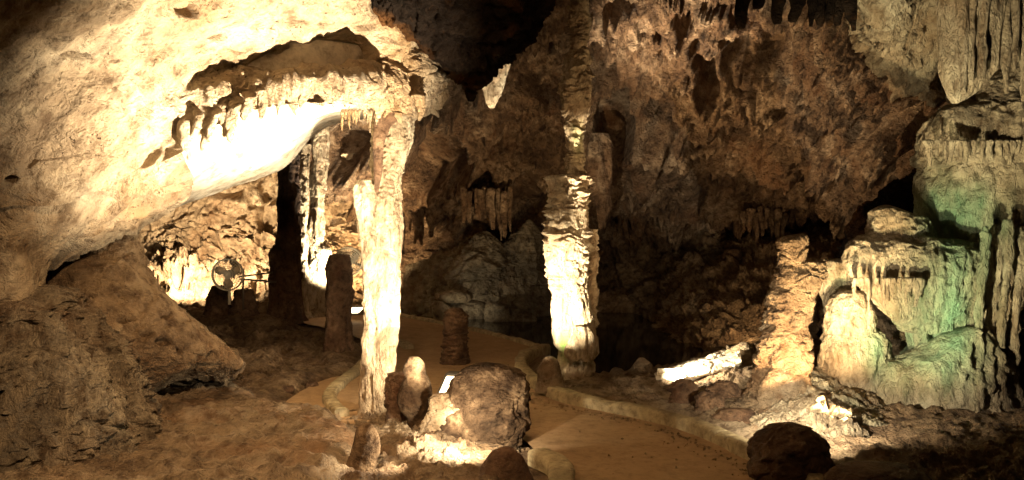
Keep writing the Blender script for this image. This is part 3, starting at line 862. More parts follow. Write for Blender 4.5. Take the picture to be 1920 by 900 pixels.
# drapes joining overhang and mound at the far left
o = sheet("flowstone_drape", [[(-240, 370, 4.95), (0, 365, 5.25), (70, 362, 5.45), (140, 358, 5.7), (225, 335, 5.95), (345, 292, 6.17)],
                              [(-240, 430, 5.05), (0, 425, 5.35), (60, 420, 5.5), (130, 405, 5.8), (215, 378, 6.15), (352, 325, 6.62)],
                              [(-240, 500, 5.15), (0, 490, 5.4), (50, 470, 5.6), (115, 450, 6.0), (200, 418, 6.45), (338, 362, 7.1)],
                              [(-240, 640, 5.3), (0, 600, 5.5), (42, 560, 5.7), (90, 500, 6.2), (160, 455, 6.7), (292, 398, 7.4)]],
          260, 150, M_over, lambda P: 0.10 * ridged(np.stack([P[..., 0] * 4 + P[..., 2] * -1.6, P[..., 1] * 2, P[..., 2] * .6], -1), (1, 1, 1), 3, 2) + fine(.04, 2.5, 4)(P), 0.4)
tag(o, "folded flowstone drapes running down from the overhang above the left mound", "flowstone")
# mound
o = loft("flowstone_mound", [(540, -60, 90), (548, -90, 112), (566, -120, 128), (590, -160, 158), (625, -200, 182), (660, -230, 205), (700, -260, 218), (740, -280, 236), (775, -310, 256), (820, -350, 290), (860, -380, 330)],
         5.75, M_mound, 300, 260, 0.75, lambda P: 0.13 * ridged(P, (4, 4, 1.1), 4, 3) + 0.10 * rock(P, 1.0, 3.0, 1.0) + 0.035 * ridged(P, (14, 14, 9), 3, 5))
tag(o, "big bumpy brown flowstone mound at the left edge below the folded drapes", "flowstone mound")
# small rock lumps on the left floor
for i, (a, b, c, d, Yd, lb) in enumerate([(755, 800, 292, 330, 6.9, "small brown lump beside the foot of the left mound"), (655, 690, 395, 450, 8.2, "low shaded rock at the right foot of the leaning ramp")]):
    o = loft("rock", [(a, c + 8, d - 8), ((a + b) / 2, c, d), (b, c - 5, d + 5)], Yd, M_tan, 50, 40, 1, lambda P: rock(P, .05, 5, 3)); tag(o, lb, "rock")

# ---------------------------------------------------------------- foreground island
o = sheet("rock_mound", [[(640, 770, 7.6), (700, 765, 7.7), (790, 765, 7.7), (880, 785, 7.4), (990, 830, 7.0)],
                         [(625, 800, 7.1), (690, 785, 7.1), (790, 785, 6.9), (880, 805, 6.7), (1000, 860, 6.5)],
                         [(615, 850, 6.3), (690, 815, 6.5), (790, 812, 6.3), (880, 832, 6.2), (1000, 900, 6.0)],
                         [(600, 900, 5.8), (690, 860, 5.8), (790, 855, 5.7), (880, 870, 5.7), (990, 920, 5.6)],
                         [(590, 980, 5.3), (690, 960, 5.2), (790, 950, 5.1), (880, 960, 5.1), (1000, 985, 5.1)]],
          260, 220, M_tan, lambda P: rock(P, 0.10, 3.0, 2.0) + fine(.03, 5, 3)(P), 0.25)
tag(o, "low crusty rock mound at the bottom edge carrying the big boulder", "rock mound")

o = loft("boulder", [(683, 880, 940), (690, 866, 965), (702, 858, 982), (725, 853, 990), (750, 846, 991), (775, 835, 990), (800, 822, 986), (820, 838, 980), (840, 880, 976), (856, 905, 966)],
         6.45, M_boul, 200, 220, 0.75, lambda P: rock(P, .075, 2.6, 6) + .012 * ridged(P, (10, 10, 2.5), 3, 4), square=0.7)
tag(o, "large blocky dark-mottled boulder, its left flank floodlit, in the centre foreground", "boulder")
o = loft("stalagmite", [(669, 768, 786), (676, 762, 792), (692, 758, 798), (706, 762, 802), (725, 752, 808), (745, 745, 808), (765, 748, 805), (785, 762, 800), (815, 765, 802)], 6.6, M_boul, 90, 150, 0.9,
         lambda P: fine(.02, 6, 2)(P))
tag(o, "pale knob-headed stub standing between the white column and the big boulder", "stalagmite")
o = loft("rock", [(700, 728, 765), (720, 720, 770), (760, 722, 775), (800, 725, 780)], 6.95, M_dark, 60, 60, .8, lambda P: rock(P, .04, 6, 2)); tag(o, "dark rock wedged between the white column and the knob-headed stub", "rock")
o = loft("rock", [(738, 815, 850), (748, 802, 866), (775, 796, 878), (800, 790, 885), (835, 780, 895)], 6.36, M_over, 90, 90, .6, lambda P: rock(P, .06, 4, 5), square=.85); tag(o, "floodlit left slope of the big boulder, its light put into a pale colour", "rock")  # boulder's lit slope: light put into a paler rock than the boulder
# leaning slab bottom left of island
o = loft("stone", [(794, 682, 694), (797, 675, 700), (806, 669, 706), (822, 664, 711), (845, 659, 712), (868, 651, 706), (890, 643, 696), (930, 632, 684)], 5.45, M_boul, 80, 110, 0.6, lambda P: fine(.012, 6, 4)(P))
tag(o, "small upright leaning stone with a rounded top below the white column", "stone")
# cover rock hiding the lamp
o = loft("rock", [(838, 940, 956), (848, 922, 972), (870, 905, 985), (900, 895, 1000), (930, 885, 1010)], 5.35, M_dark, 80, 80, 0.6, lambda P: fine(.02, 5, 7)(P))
tag(o, "dark hooded rock at the bottom edge hiding the boulder's floodlight", "rock")


def floodlight(px, py, Yd, wpx, hpx, lb, rz=0, tilt=0, skew=0.0):
    c = W(px, py, Yd); e = empty("floodlight", c, lb, "floodlight", "floodlights on the cave floor")
    wd = wpx / F * Yd / 2; hd = hpx / F * Yd / 2
    def rot(pts):
        out = []
        for x, y, z in pts:
            x = x + skew * z
            x, y = x * math.cos(rz) - y * math.sin(rz), x * math.sin(rz) + y * math.cos(rz)
            out.append((c.x + x, c.y + y, c.z + z))
        return out
    b = .022
    V = rot([(sx * (wd + b), y, sz * (hd + b)) for y in (.02, .12) for sz in (-1, 1) for sx in (-1, 1)])
    build("housing", V, [(0, 1, 3, 2), (4, 6, 7, 5), (0, 4, 5, 1), (2, 3, 7, 6), (0, 2, 6, 4), (1, 5, 7, 3)], M_house, e, smooth=False)
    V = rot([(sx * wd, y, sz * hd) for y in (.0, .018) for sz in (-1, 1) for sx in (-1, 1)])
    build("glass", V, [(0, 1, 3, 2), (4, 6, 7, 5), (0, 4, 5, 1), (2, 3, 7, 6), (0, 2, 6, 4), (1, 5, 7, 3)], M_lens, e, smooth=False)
    V = rot([(sx * .015, y, -hd - zz) for y in (.05, .08) for zz in (0.0, .10) for sx in (-1, 1)])
    build("bracket", V, [(0, 1, 3, 2), (4, 6, 7, 5), (0, 4, 5, 1), (2, 3, 7, 6), (0, 2, 6, 4), (1, 5, 7, 3)], M_metal, e, smooth=False)
    return e


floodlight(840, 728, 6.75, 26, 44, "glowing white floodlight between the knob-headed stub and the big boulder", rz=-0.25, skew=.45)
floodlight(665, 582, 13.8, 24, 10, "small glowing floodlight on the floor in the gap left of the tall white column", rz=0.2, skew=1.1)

# ---------------------------------------------------------------- right middle ground
o = loft("boulder", [(668, 1026, 1036), (676, 1018, 1044), (695, 1010, 1052), (718, 1008, 1056), (735, 1006, 1060)], 8.15, M_tan, 70, 70, 0.8, lambda P: fine(.03, 4, 8)(P)); tag(o, "rounded brown rock in the kerb nook at the scaly column's left foot", "boulder")
o = loft("stalagmite", [(671, 1198, 1208), (680, 1190, 1218), (695, 1182, 1228), (712, 1170, 1236), (722, 1160, 1245)], 8.9, M_tan, 70, 70, 0.9, lambda P: fine(.03, 4, 9)(P)); tag(o, "low brown cone on the sandy shore between the scaly column and the white slab", "stalagmite")
o = sheet("sand_bank", [[(1100, 715, 9.2), (1160, 705, 9.2), (1240, 700, 9.3), (1330, 690, 9.3), (1440, 680, 9.0)],
                        [(1095, 730, 8.7), (1160, 724, 8.6), (1240, 722, 8.5), (1330, 730, 8.3), (1440, 740, 8.0)],
                        [(1120, 760, 7.9), (1180, 770, 7.7), (1250, 785, 7.4), (1330, 805, 7.0), (1440, 850, 6.3)]], 120, 80, M_path, lambda P: fine(.03, 2.5, 4)(P), .3)
tag(o, "pale sandy bank between the long kerb and the pond", "sand bank")
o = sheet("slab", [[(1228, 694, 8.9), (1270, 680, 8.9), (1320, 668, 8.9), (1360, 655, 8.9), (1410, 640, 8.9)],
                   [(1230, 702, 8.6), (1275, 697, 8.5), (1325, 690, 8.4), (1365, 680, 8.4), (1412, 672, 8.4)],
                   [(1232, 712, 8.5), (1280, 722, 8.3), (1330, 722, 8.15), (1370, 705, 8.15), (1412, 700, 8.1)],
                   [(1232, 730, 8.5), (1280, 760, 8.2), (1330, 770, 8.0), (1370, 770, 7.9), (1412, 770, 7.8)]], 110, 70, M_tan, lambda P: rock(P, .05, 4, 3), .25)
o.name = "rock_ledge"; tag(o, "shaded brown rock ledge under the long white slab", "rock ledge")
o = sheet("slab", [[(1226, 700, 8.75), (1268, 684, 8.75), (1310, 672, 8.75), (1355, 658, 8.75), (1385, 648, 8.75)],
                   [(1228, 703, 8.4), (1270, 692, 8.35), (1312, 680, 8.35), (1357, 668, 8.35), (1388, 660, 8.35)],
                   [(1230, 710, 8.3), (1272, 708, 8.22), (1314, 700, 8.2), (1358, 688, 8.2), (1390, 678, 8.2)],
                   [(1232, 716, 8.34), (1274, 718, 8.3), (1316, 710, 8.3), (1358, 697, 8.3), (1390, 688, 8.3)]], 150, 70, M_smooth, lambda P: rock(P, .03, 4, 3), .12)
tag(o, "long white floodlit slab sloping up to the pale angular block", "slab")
o = loft("stone", [(642, 1388, 1404), (652, 1374, 1406), (662, 1364, 1407), (675, 1360, 1406), (690, 1360, 1400)], 8.5, M_over, 50, 60, .8, lambda P: rock(P, .03, 7, 4), square=.7)
tag(o, "pale angular block at the upper end of the long white slab", "stone")
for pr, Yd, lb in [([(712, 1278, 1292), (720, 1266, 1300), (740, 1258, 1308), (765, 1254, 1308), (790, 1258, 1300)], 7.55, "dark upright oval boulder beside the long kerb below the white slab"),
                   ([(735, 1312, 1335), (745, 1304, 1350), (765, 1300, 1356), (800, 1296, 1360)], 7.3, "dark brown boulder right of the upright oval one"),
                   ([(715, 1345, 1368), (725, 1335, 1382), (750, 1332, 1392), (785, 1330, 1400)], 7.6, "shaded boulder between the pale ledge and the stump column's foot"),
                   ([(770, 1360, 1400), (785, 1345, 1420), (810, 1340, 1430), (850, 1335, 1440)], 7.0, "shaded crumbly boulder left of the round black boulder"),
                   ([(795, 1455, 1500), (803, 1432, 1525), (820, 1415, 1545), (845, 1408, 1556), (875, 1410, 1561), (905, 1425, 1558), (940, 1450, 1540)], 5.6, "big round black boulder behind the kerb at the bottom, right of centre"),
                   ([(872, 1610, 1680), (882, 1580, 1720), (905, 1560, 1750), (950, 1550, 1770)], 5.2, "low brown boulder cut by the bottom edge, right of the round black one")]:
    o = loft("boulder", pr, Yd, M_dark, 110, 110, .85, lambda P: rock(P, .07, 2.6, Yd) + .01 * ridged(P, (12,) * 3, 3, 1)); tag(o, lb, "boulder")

# stump column on the right
sc_ = empty("stalagmite", W(1470, 750, 7.4), "thick tan broken column stump with a brightly lit right edge", "stalagmite")
loft("lower_trunk", [(484, 1500, 1530), (492, 1490, 1540), (515, 1462, 1542), (540, 1458, 1530), (555, 1452, 1528), (590, 1448, 1520), (620, 1440, 1518), (640, 1430, 1522), (665, 1424, 1520), (700, 1414, 1518), (740, 1402, 1520), (780, 1395, 1530)],
     7.4, M_tan, 150, 260, .8, lambda P: rock(P, .07, 2.6, 2.0, 1.4) + .02 * ridged(P, (8, 8, 2), 3, 2) + .02 * ridged(P, (3, 3, 12), 3, 4), sc_)
loft("upper_trunk", [(438, 1498, 1512), (445, 1470, 1515), (455, 1462, 1514), (475, 1462, 1508), (500, 1461, 1505), (530, 1458, 1515)], 7.36, M_tan, 100, 100, .8, lambda P: rock(P, .05, 3.5, 2.0, 1.4), sc_)
o = sheet("rock_mound", [[(1380, 780, 7.7), (1440, 725, 7.7), (1520, 695, 7.8), (1620, 715, 8.0), (1740, 765, 8.2), (1960, 820, 8.2)],
                         [(1370, 795, 7.2), (1450, 762, 7.0), (1540, 745, 7.0), (1640, 775, 7.1), (1760, 825, 7.2), (1960, 870, 7.2)],
                         [(1360, 825, 6.8), (1450, 800, 6.5), (1550, 795, 6.4), (1650, 825, 6.5), (1760, 870, 6.6), (1960, 920, 6.6)],
                         [(1350, 870, 6.2), (1440, 880, 5.95), (1550, 880, 5.9), (1650, 880, 6.0), (1760, 920, 6.1), (1960, 960, 6.1)],
                         [(1340, 930, 5.6), (1430, 950, 5.5), (1550, 960, 5.4), (1650, 960, 5.4), (1750, 990, 5.4), (1960, 1020, 5.4)]],
          260, 200, M_flow, lambda P: rock(P, 0.10, 2.4, 6.0) + fine(.03, 6, 3)(P), .4, attr=algae_at(1600, 760, 7, 60, .3))
tag(o, "broad rough rock apron lit from the round black boulder, under the green flowstone", "rock mound")

# dark bank across the pond
o = sheet("rock_bank", [[(1060, 425, 17.6), (1180, 428, 17.6), (1300, 432, 17.2), (1400, 440, 16.5), (1500, 430, 15.5), (1640, 420, 14.5)],
                        [(1060, 470, 17.2), (1180, 470, 17.0), (1300, 468, 16.2), (1400, 468, 15.0), (1500, 465, 14), (1640, 460, 13)],
                        [(1060, 530, 16.8), (1180, 530, 16.4), (1300, 530, 14.6), (1400, 530, 13.0), (1500, 530, 12.4), (1640, 540, 12)],
                        [(1060, 575, 16.2), (1180, 575, 15.8), (1290, 585, 13.2), (1380, 590, 11.8), (1490, 600, 11.2), (1640, 620, 11)],
                        [(1060, 620, 15.6), (1180, 620, 15.2), (1275, 650, 12.2), (1360, 690, 10.6), (1480, 700, 10.2), (1640, 720, 10)]],
          260, 180, M_floor, lambda P: rock(P, .3, 1.6, 5.0) + .06 * ridged(P, (5, 5, 5), 3, 2), .5)
tag(o, "dark rubble-covered bank rising behind the pond on the right", "rock bank")
o = loft("boulder", [(468, 1365, 1385), (476, 1358, 1392), (486, 1355, 1395)], 14.6, M_dark, 40, 40, 1, lambda P: fine(.03, 3, 2)(P)); tag(o, "single rounded boulder on the crest of the dark bank behind the stump", "boulder")

# flowstone bank across the pond, centre
ba = algae_at(960, 470, 15.5, 60, .25)
fb = empty("flowstone_bank", W(920, 590, 15.6), "grey flowstone bank with a pointed cone beyond the pond", "flowstone bank")
sheet("bank", [[(760, 500, 16.6), (830, 470, 16.4), (880, 445, 16.2), (930, 455, 16.2), (985, 445, 16.2), (1060, 470, 16.4)],
               [(755, 540, 16.2), (825, 505, 15.9), (880, 480, 15.6), (930, 485, 15.6), (990, 475, 15.6), (1060, 500, 16)],
               [(750, 570, 15.9), (820, 545, 15.5), (880, 530, 15.2), (930, 530, 15.1), (990, 530, 15.2), (1060, 550, 15.6)],
               [(745, 600, 15.4), (820, 600, 15.0), (880, 600, 14.9), (930, 600, 14.8), (990, 600, 14.9), (1060, 610, 15.2)]],
      220, 150, M_bank, lambda P: rock(P, .14, 1.5, 3.0) + .06 * ridged(P, (5, 5, 1.5), 3, 3), .5, parent=fb)
loft("cone", [(412, 990, 994), (420, 984, 1000), (440, 968, 1006), (470, 945, 1014), (500, 930, 1022), (530, 918, 1030)], 15.6, M_bank, 110, 120, .8, lambda P: .10 * ridged(P, (4, 4, .8), 3, 3) + rock(P, .14, 1.8, 4), fb)
loft("dome", [(434, 905, 918), (442, 892, 930), (462, 878, 944), (490, 862, 956), (520, 856, 965)], 15.5, M_bank, 110, 100, .8, lambda P: .10 * ridged(P, (3, 3, .8), 3, 6) + rock(P, .25, 1.4, 5), fb)
# shore rocks
for pr, Yd, lb, mt in [([(568, 918, 936), (573, 912, 957), (596, 910, 958), (606, 912, 956)], 14.4, "square pale rock at the far waterline, dark on its right side", M_bank),
                       ([(545, 838, 868), (551, 818, 880), (560, 815, 884), (566, 822, 878)], 14.9, "flat pale rock shelf on the far shore left of the square rock", M_flow),
                       ([(566, 815, 832), (578, 806, 845), (596, 812, 850), (604, 812, 850)], 14.5, "small pale rock on the far shore behind the walkway stalagmite", M_flow),
                       ([(580, 962, 985), (588, 958, 1000), (602, 956, 1010)], 14.5, "low brown shore rock right of the square one", M_bank),
                       ([(566, 868, 905), (576, 850, 914), (592, 846, 918), (604, 846, 918)], 14.9, "broad brown shore boulder between the two pale rocks", M_bank)]:
    o = loft("rock", pr, Yd, mt, 60, 60, .8, lambda P: rock(P, .06, 3, Yd), square=.8, **({"attr": zero} if mt is M_flow else {})); tag(o, lb, "rock", "rocks along the far shore")

# ---------------------------------------------------------------- hanging stalactites on the back wall
def fringe_group(x0, x1, y0, y1a, y1b, wd, Yd, mat, label, name="stalactite_curtain", step=None):
    e = empty(name, W((x0 + x1) / 2, y0, Yd), label, "stalactites")
    x = x0
    while x < x1:
        w_ = random.uniform(*wd)
        drip("stalactite", x, y0 + random.uniform(-8, 4), random.uniform(y1a, y1b), w_, Yd + random.uniform(-.1, .1), mat, e, lean=random.uniform(-2, 2), seg=12, rings=24, rough=.25, tip=.25, **({"attr": zero} if mat in (M_col, M_flow) else {}))
        x += w_ * random.uniform(.6, 1.1) * (step or 1)
    return e


fringe_group(868, 962, 355, 392, 455, (6, 20), 15.0, M_wall, "row of thin pale stalactites hanging over the grey flowstone bank")
fringe_group(1162, 1305, 360, 405, 440, (9, 18), 15.4, M_wall, "row of brown stalactites on the low wall right of the scaly column")
fringe_group(1395, 1480, 395, 425, 470, (10, 18), 14.3, M_wall, "ragged brown stalactites on the wall behind the stump column's top")
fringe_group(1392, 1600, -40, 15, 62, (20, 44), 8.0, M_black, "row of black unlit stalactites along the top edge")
fringe_group(755, 812, 395, 430, 470, (8, 16), 16.0, M_wall, "dim stalactites on the wall right of the white column")
e = empty("stalactite", W(1120, 300, 13.8), "twin stalactite hanging from the wall beside the scaly column", "stalactite")
loft("shaft", [(250, 1116, 1132), (275, 1104, 1140), (305, 1102, 1142), (340, 1110, 1142), (380, 1116, 1140), (415, 1119, 1132), (432, 1122, 1127)], 13.8, M_wall, 60, 90, .8, lambda P: .09 * ridged(P, (7, 7, .7), 3, 2), e)
drip("tip", 1133, 320, 428, 14, 13.7, M_wall, e)

# poles / sticks lying on the wall
def tube(name, a, b, r, mat, parent=None, seg=10):
    a = np.array(a); b = np.array(b); d = (b - a) / np.linalg.norm(b - a)
    u = np.cross(d, [0, 0, 1.0]); 
    if np.linalg.norm(u) < .1: u = np.cross(d, [0, 1.0, 0])
    u /= np.linalg.norm(u); v = np.cross(d, u)
    V = []
    for p in (a, b):
        for k in range(seg):
            t = 2 * math.pi * k / seg
            V.append(p + r * (math.cos(t) * u + math.sin(t) * v))
    Fs = [(k, (k + 1) % seg, seg + (k + 1) % seg, seg + k) for k in range(seg)] + [tuple(range(seg))[::-1], tuple(range(seg, 2 * seg))]
    return build(name, V, Fs, mat, parent)


# ---------------------------------------------------------------- right flowstone formation
fa1 = algae_at(1780, 400, 7.8, 85, .8, 80)
fa2 = algae_at(1775, 580, 7.4, 85, .85, 130)
fa3 = algae_at(1635, 640, 7.6, 28, .6, 60)
fa4 = algae_at(1690, 690, 7.6, 90, .35, 70)


def fa(V): return np.clip(0.95 * (fa1(V) + fa2(V) + fa3(V) + fa4(V)), 0, .9)


ff = empty("flowstone_formation", W(1780, 760, 8.0), "huge tiered flowstone cascade with green algae at the right edge", "flowstone")
fl = lambda a, s, seed, v=.9: (lambda P: a * ridged(P, (s, s, v), 3, seed) + .055 * ridged(P + .15 * fbm(P, (1.5,) * 3, 3, 2)[..., None], (7, 7, .5), 3, seed + 2) + fine(.04, 2.2, seed)(P) + .02 * ridged(P, (13, 13, 9), 3, 5))
loft("top_tier", [(125, 1900, 2060), (145, 1868, 2080), (165, 1840, 2090), (185, 1812, 2100), (205, 1775, 2110), (240, 1744, 2120), (270, 1737, 2130), (292, 1735, 2130), (306, 1760, 2110)],
     8.0, M_flow, 300, 170, .55, fl(.045, 7, 3), ff, attr=fa, zwob=.3)
loft("middle_tier", [(285, 1760, 2120), (305, 1748, 2125), (340, 1738, 2130), (380, 1738, 2130), (420, 1742, 2130), (455, 1752, 2130), (480, 1775, 2120), (500, 1800, 2110)],
     8.0, M_flow, 300, 170, .6, fl(.04, 5, 5, 2), ff, attr=fa, zwob=.3)
loft("shelf", [(438, 1680, 1760), (448, 1645, 1800), (460, 1622, 1835), (478, 1605, 1856), (510, 1600, 1862), (528, 1608, 1862), (545, 1618, 1858), (560, 1636, 1850), (580, 1668, 1835), (600, 1700, 1820)],
     7.65, M_flow, 240, 110, .42, fl(.04, 8, 7), ff, attr=fa, zwob=.3)
loft("knob", [(396, 1668, 1700), (402, 1655, 1720), (415, 1648, 1735), (440, 1645, 1748), (460, 1648, 1756), (480, 1655, 1765)], 7.75, M_flow, 120, 90, .7, fl(.02, 10, 9, 8), ff, attr=fa, zwob=.3)
loft("base", [(540, 1745, 2060), (580, 1738, 2080), (640, 1728, 2090), (690, 1690, 2100), (740, 1660, 2110), (800, 1690, 2140)], 8.05, M_flow, 280, 160, .4, fl(.07, 4, 2, 1.3), ff, attr=fa)
loft("lower_bulge", [(610, 1770, 1830), (630, 1735, 1845), (655, 1700, 1855), (690, 1672, 1870), (730, 1662, 1890), (780, 1680, 1910), (830, 1700, 1920)], 7.45, M_flow, 200, 120, .6, fl(.05, 5, 8, 2), ff, attr=fa, zwob=.3)
loft("side_lump", [(545, 1580, 1604), (552, 1568, 1612), (580, 1560, 1622), (605, 1558, 1626), (625, 1562, 1624)], 7.7, M_flow, 90, 80, .7, fl(.02, 7, 1, 2), ff, attr=fa)
loft("side_lump", [(612, 1580, 1620), (622, 1562, 1640), (650, 1555, 1655), (690, 1556, 1668), (740, 1560, 1680)], 7.75, M_flow, 110, 90, .7, fl(.03, 5, 4, 2), ff, attr=fa)
loft("hollow_back", [(530, 1630, 1800), (600, 1625, 1800), (700, 1630, 1810), (780, 1640, 1820)], 8.35, M_tan, 120, 100, .4, lambda P: rock(P, .12, 2.2, 5), ff)
# long draperies
loft("drape_core", [(455, 1712, 1850), (475, 1700, 1862), (560, 1710, 1860), (620, 1718, 1855), (670, 1728, 1846), (700, 1745, 1830)], 7.72, M_flow, 240, 160, .45, lambda P: .11 * ridged(P, (6, 6, .45), 3, 12) + fine(.03, 3, 4)(P), ff, attr=fa)
loft("drape_core", [(395, 1850, 1990), (420, 1832, 2010), (520, 1838, 2010), (620, 1846, 2010), (700, 1850, 2010), (770, 1860, 2000)], 7.75, M_flow, 240, 200, .5, lambda P: .15 * ridged(P, (5, 5, .35), 3, 14) + fine(.03, 3, 4)(P), ff, attr=fa)
nd = 0
for x in np.arange(1708, 1852, 24):
    drip("drapery", x + random.uniform(-5, 5), random.uniform(462, 500), random.uniform(570, 710), random.uniform(16, 34), 7.47 + random.uniform(-.03, .08), M_flow, ff, seg=20, rings=60, rough=.5, tip=.45, wob=.25, attr=fa)
for x in (1843, 1866, 1886, 1908, 1930, 1950, 1970):
    drip("drapery", x, random.uniform(405, 440), random.uniform(640, 770), random.uniform(12, 20), 7.36 + random.uniform(-.06, .08), M_flow, ff, seg=16, rings=70, rough=.55, tip=.5, wob=.4, lean=random.uniform(-6, 6), attr=fa)
for x in np.cumsum([1738] + [random.uniform(5, 17) for _ in range(22)]):
    drip("dripstone", x, 262, 296 + random.uniform(-8, 18), random.uniform(6, 18), 7.45 + .0007 * abs(x - 1850), M_flow, ff, seg=10, rings=16, rough=.3, tip=.3, attr=fa)
for x in np.cumsum([1602] + [random.uniform(5, 15) for _ in range(11)]):
    drip("dripstone", x, 520, 552 + random.uniform(-8, 34), random.uniform(6, 16), 7.35 - .001 * (x - 1610), M_flow, ff, seg=10, rings=18, rough=.3, tip=.3, attr=fa)
o = loft("stalagmite", [(486, 1562, 1580), (492, 1552, 1590), (510, 1548, 1596), (540, 1550, 1598), (575, 1556, 1596), (610, 1562, 1594), (660, 1560, 1600)], 7.95, M_flow, 70, 120, .9, fl(.02, 7, 1, 2), attr=algae_at(1570, 530, 7.9, 20, .5))
tag(o, "small yellow-green club-shaped stalagmite left of the green flowstone", "stalagmite")
# dark ridge behind
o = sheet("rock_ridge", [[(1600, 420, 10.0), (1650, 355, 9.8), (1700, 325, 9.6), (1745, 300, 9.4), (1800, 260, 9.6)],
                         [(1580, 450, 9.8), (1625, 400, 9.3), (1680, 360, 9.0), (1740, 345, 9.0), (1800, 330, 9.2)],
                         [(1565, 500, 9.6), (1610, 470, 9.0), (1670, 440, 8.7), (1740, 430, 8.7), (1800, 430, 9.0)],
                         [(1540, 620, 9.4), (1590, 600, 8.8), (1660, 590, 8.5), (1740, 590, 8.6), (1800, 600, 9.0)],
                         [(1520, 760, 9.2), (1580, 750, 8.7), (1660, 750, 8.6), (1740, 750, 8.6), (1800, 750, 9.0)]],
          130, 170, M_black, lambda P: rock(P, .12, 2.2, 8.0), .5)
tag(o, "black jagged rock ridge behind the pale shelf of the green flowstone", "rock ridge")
# upper curtain
uc = empty("stalactite_curtain", W(1850, 0, 7.0), "massive pale fluted curtain hanging from the ceiling in the upper right corner", "stalactite curtain")
loft("curtain", [(-90, 1740, 1990), (0, 1762, 1905), (60, 1766, 1890), (110, 1768, 1878), (140, 1772, 1856), (165, 1776, 1835), (185, 1781, 1812), (194, 1786, 1796)],
     6.9, M_flow, 220, 220, .45, lambda P: .06 * ridged(P, (6, 6, .5), 3, 3) + .03 * fbm(P, (3, 3, 2), 3, 2), uc, attr=zero)
for x, yb, wd in [(1806, 176, 22), (1822, 160, 20), (1842, 150, 22), (1862, 120, 20), (1888, 175, 22), (1903, 130, 16), (1918, 190, 20), (1940, 160, 24), (1965, 180, 26)]:
    drip("fold", x, -70, yb, wd, 6.75 + random.uniform(-.03, .05), M_flow, uc, seg=18, rings=60, rough=.25, tip=.35, attr=zero)

# ---------------------------------------------------------------- fans and rail
def fan(px, py, Yd, r, yb, lb, pole=True):
    c = np.array(W(px, py, Yd)); R = r / F * Yd
    zb = CAMZ - (yb - HY) / F * Yd
    e = empty("fan", (c[0], c[1], zb), lb, "fan", "electric fans in the back chamber")
    # cage: rings and spokes as thin tubes in one mesh
    V = []; Fs = []
    def ring(rad, yo, tr=.007, n=48, m=6):
        o_ = len(V)
        for i in range(n):
            a = 2 * math.pi * i / n
            for j in range(m):
                b = 2 * math.pi * j / m
                q = rad + tr * math.cos(b)
                V.append((c[0] + q * math.cos(a), c[1] + yo + tr * math.sin(b), c[2] + q * math.sin(a)))
        for i in range(n):
            for j in range(m):
                Fs.append((o_ + i * m + j, o_ + i * m + (j + 1) % m, o_ + ((i + 1) % n) * m + (j + 1) % m, o_ + ((i + 1) % n) * m + j))
    for k in range(7):
        u = (k + 1) / 7
        ring(R * u, -0.07 * (1 - u ** 2) - .02, .004 if k < 6 else .010)
    ring(R, .03, .008)
    for k in range(36):
        a = 2 * math.pi * k / 36
        ux, uz = math.cos(a), math.sin(a); o_ = len(V)
        for (q, yo) in ((.15 * R, -.09), (.6 * R, -.065), (R, -.02)):
            for sx, sy in ((-1, -1), (1, -1), (1, 1), (-1, 1)):
                V.append((c[0] + q * ux - uz * sx * .0025, c[1] + yo + sy * .0025, c[2] + q * uz + ux * sx * .0025))
        for s in range(2):
            for j in range(4):
                Fs.append((o_ + s * 4 + j, o_ + s * 4 + (j + 1) % 4, o_ + s * 4 + 4 + (j + 1) % 4, o_ + s * 4 + 4 + j))
    build("cage", V, Fs, M_fan, e)
    for k in range(3):
        a0 = 2 * math.pi * k / 3 + .4; V = []; n = 10
        for i in range(n + 1):
            u = i / n; rr = R * (.15 + .75 * u); hw = .55 * math.sin(math.pi * (.18 + .72 * u)) 
            for s in (-1, 1):
                a = a0 + s * hw + .25 * u
                for th in (0, .004):
                    V.append((c[0] + rr * math.cos(a), c[1] + .02 * s + th, c[2] + rr * math.sin(a)))
        Fs = []
        for i in range(n):
            b = i * 4
            Fs += [(b, b + 2, b + 6, b + 4), (b + 1, b + 5, b + 7, b + 3), (b, b + 4, b + 5, b + 1), (b + 2, b + 3, b + 7, b + 6)]
        Fs += [(0, 1, 3, 2), (n * 4, n * 4 + 2, n * 4 + 3, n * 4 + 1)]
        build("blade", V, Fs, M_blade, e)
    tube("hub", c + [0, -.08, 0], c + [0, .03, 0], .14 * R, M_fan, e, 18)
    tube("motor", c + [0, .03, 0], c + [0, .17, 0], .28 * R, M_metal, e, 18)
    if pole:
        tube("pole", (c[0], c[1] + .08, c[2] - .1), (c[0] + .0, c[1] + .08, zb), .022, M_fan, e)
    else:
        tube("bracket", c + [0, .15, 0], c + [0.05, .7, -.1], .02, M_metal, e)


fan(427, 515, 12.9, 29, 572, "standing fan with a round cage on a pale pole in the back chamber")
fan(653, 490, 11.6, 26, 505, "dim round caged fan behind the dark brown stalagmite post", pole=False)
hr = empty("hand_rail", W(456, 560, 13.5), "two-bar metal hand rail running from a post to the dark brown column", "hand rail")
tube("rail", W(448, 519, 13.4), W(512, 511, 13.6), .014, M_metal, hr)
tube("rail", W(450, 523, 13.4), W(518, 529, 13.6), .014, M_metal, hr)
tube("post", W(456, 516, 13.4), W(456, 580, 13.4), .016, M_metal, hr)
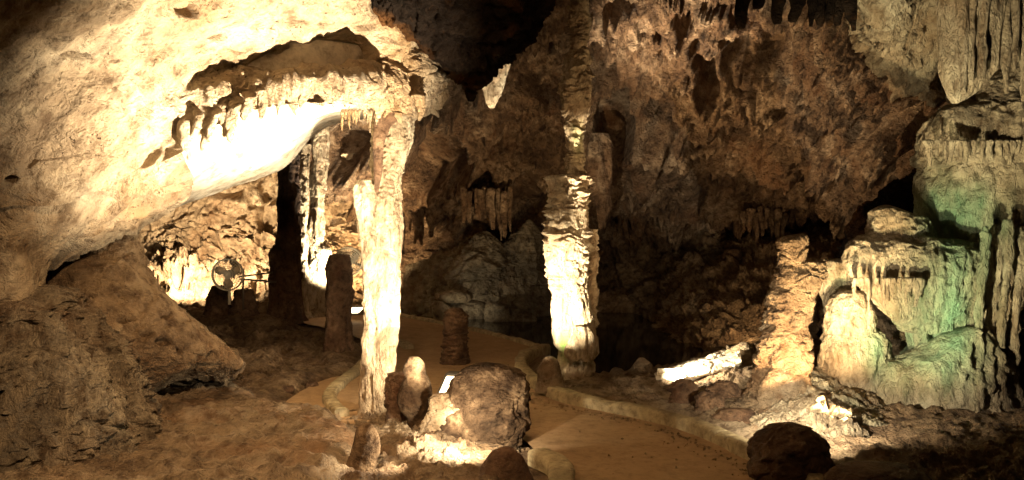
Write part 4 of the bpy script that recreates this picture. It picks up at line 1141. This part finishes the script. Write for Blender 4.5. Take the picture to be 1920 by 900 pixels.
# rubble on the far chamber floor and the shores
def rubble(name, label, pts, mat, seed):
    rs = random.Random(seed)
    for px, py, s in pts:
        X_, Y_ = G(px, py, 0.02); r = s / F * Y_
        n1, n2 = 18, 12; V = []
        for i in range(n2 + 1):
            th = math.pi * i / n2
            for j in range(n1):
                a = 2 * math.pi * j / n1
                V.append((math.sin(th) * math.cos(a), math.sin(th) * math.sin(a), math.cos(th)))
        V = np.array(V); V = V * (1 + .5 * fbm(V + seed + px, (1.3,) * 3, 3) + .15 * worley(V + px, (1.5,) * 3)[2])[:, None]
        V = V * np.array([r, r * rs.uniform(.7, 1.1), r * rs.uniform(.5, .85)]) + np.array([X_, Y_, r * .25])
        o = build(name, V, grid_faces(n2 + 1, n1, wrap=True), mat); tag(o, label, "stone", label)


rs = random.Random(4)
rubble("stone", "small brown loose stone on the dark rough floor left of the walkway", [(rs.uniform(400, 600), rs.uniform(625, 745), rs.uniform(5, 13)) for _ in range(26)], M_dark, 3)
rubble("stone", "small pale loose stone in the floodlit back chamber", [(rs.uniform(290, 480), rs.uniform(556, 575), rs.uniform(4, 11)) for _ in range(22)], M_far, 5)
rubble("stone", "small loose stone around the shaded boulders beside the long kerb", [(rs.uniform(1310, 1420), rs.uniform(770, 850), rs.uniform(4, 10)) for _ in range(14)], M_dark, 6)
rubble("stone", "small crusty stone on the lit foreground mound", [(rs.uniform(660, 760), rs.uniform(810, 890), rs.uniform(3, 7)) for _ in range(10)], M_tan, 8)

# grit and pebbles along the foot of the kerbs, uncountable
rs = random.Random(9); V = []; Fs = []
line = smooth_poly([G(*p, 0.03) for p in [(1500, 925), (1400, 868), (1310, 824), (1210, 790), (1110, 770), (1030, 750), (985, 722), (966, 692)]], 20, False)
for k in range(420):
    p = line[rs.randrange(len(line))]
    if k % 12 == 0:
        gx_, gy_ = G(rs.uniform(1000, 1350), rs.uniform(770, 900))
    else:
        gx_, gy_ = p[0] - abs(rs.gauss(0, .10)) - .02, p[1] - abs(rs.gauss(0, .06))
    r = rs.uniform(.004, .013); o_ = len(V)
    for (a, b, c) in ((1, 0, 0), (-1, 0, 0), (0, 1, 0), (0, -1, 0), (0, 0, 1), (0, 0, -.6)):
        V.append((gx_ + r * a * rs.uniform(.7, 1.3), gy_ + r * b * rs.uniform(.7, 1.3), .033 + r * .4 + r * c * rs.uniform(.6, 1)))
    for t in ((0, 2, 4), (2, 1, 4), (1, 3, 4), (3, 0, 4), (2, 0, 5), (1, 2, 5), (3, 1, 5), (0, 3, 5)):
        Fs.append(tuple(o_ + q for q in t))
o = build("gravel", V, Fs, M_tan, smooth=False); tag(o, kind="stuff")
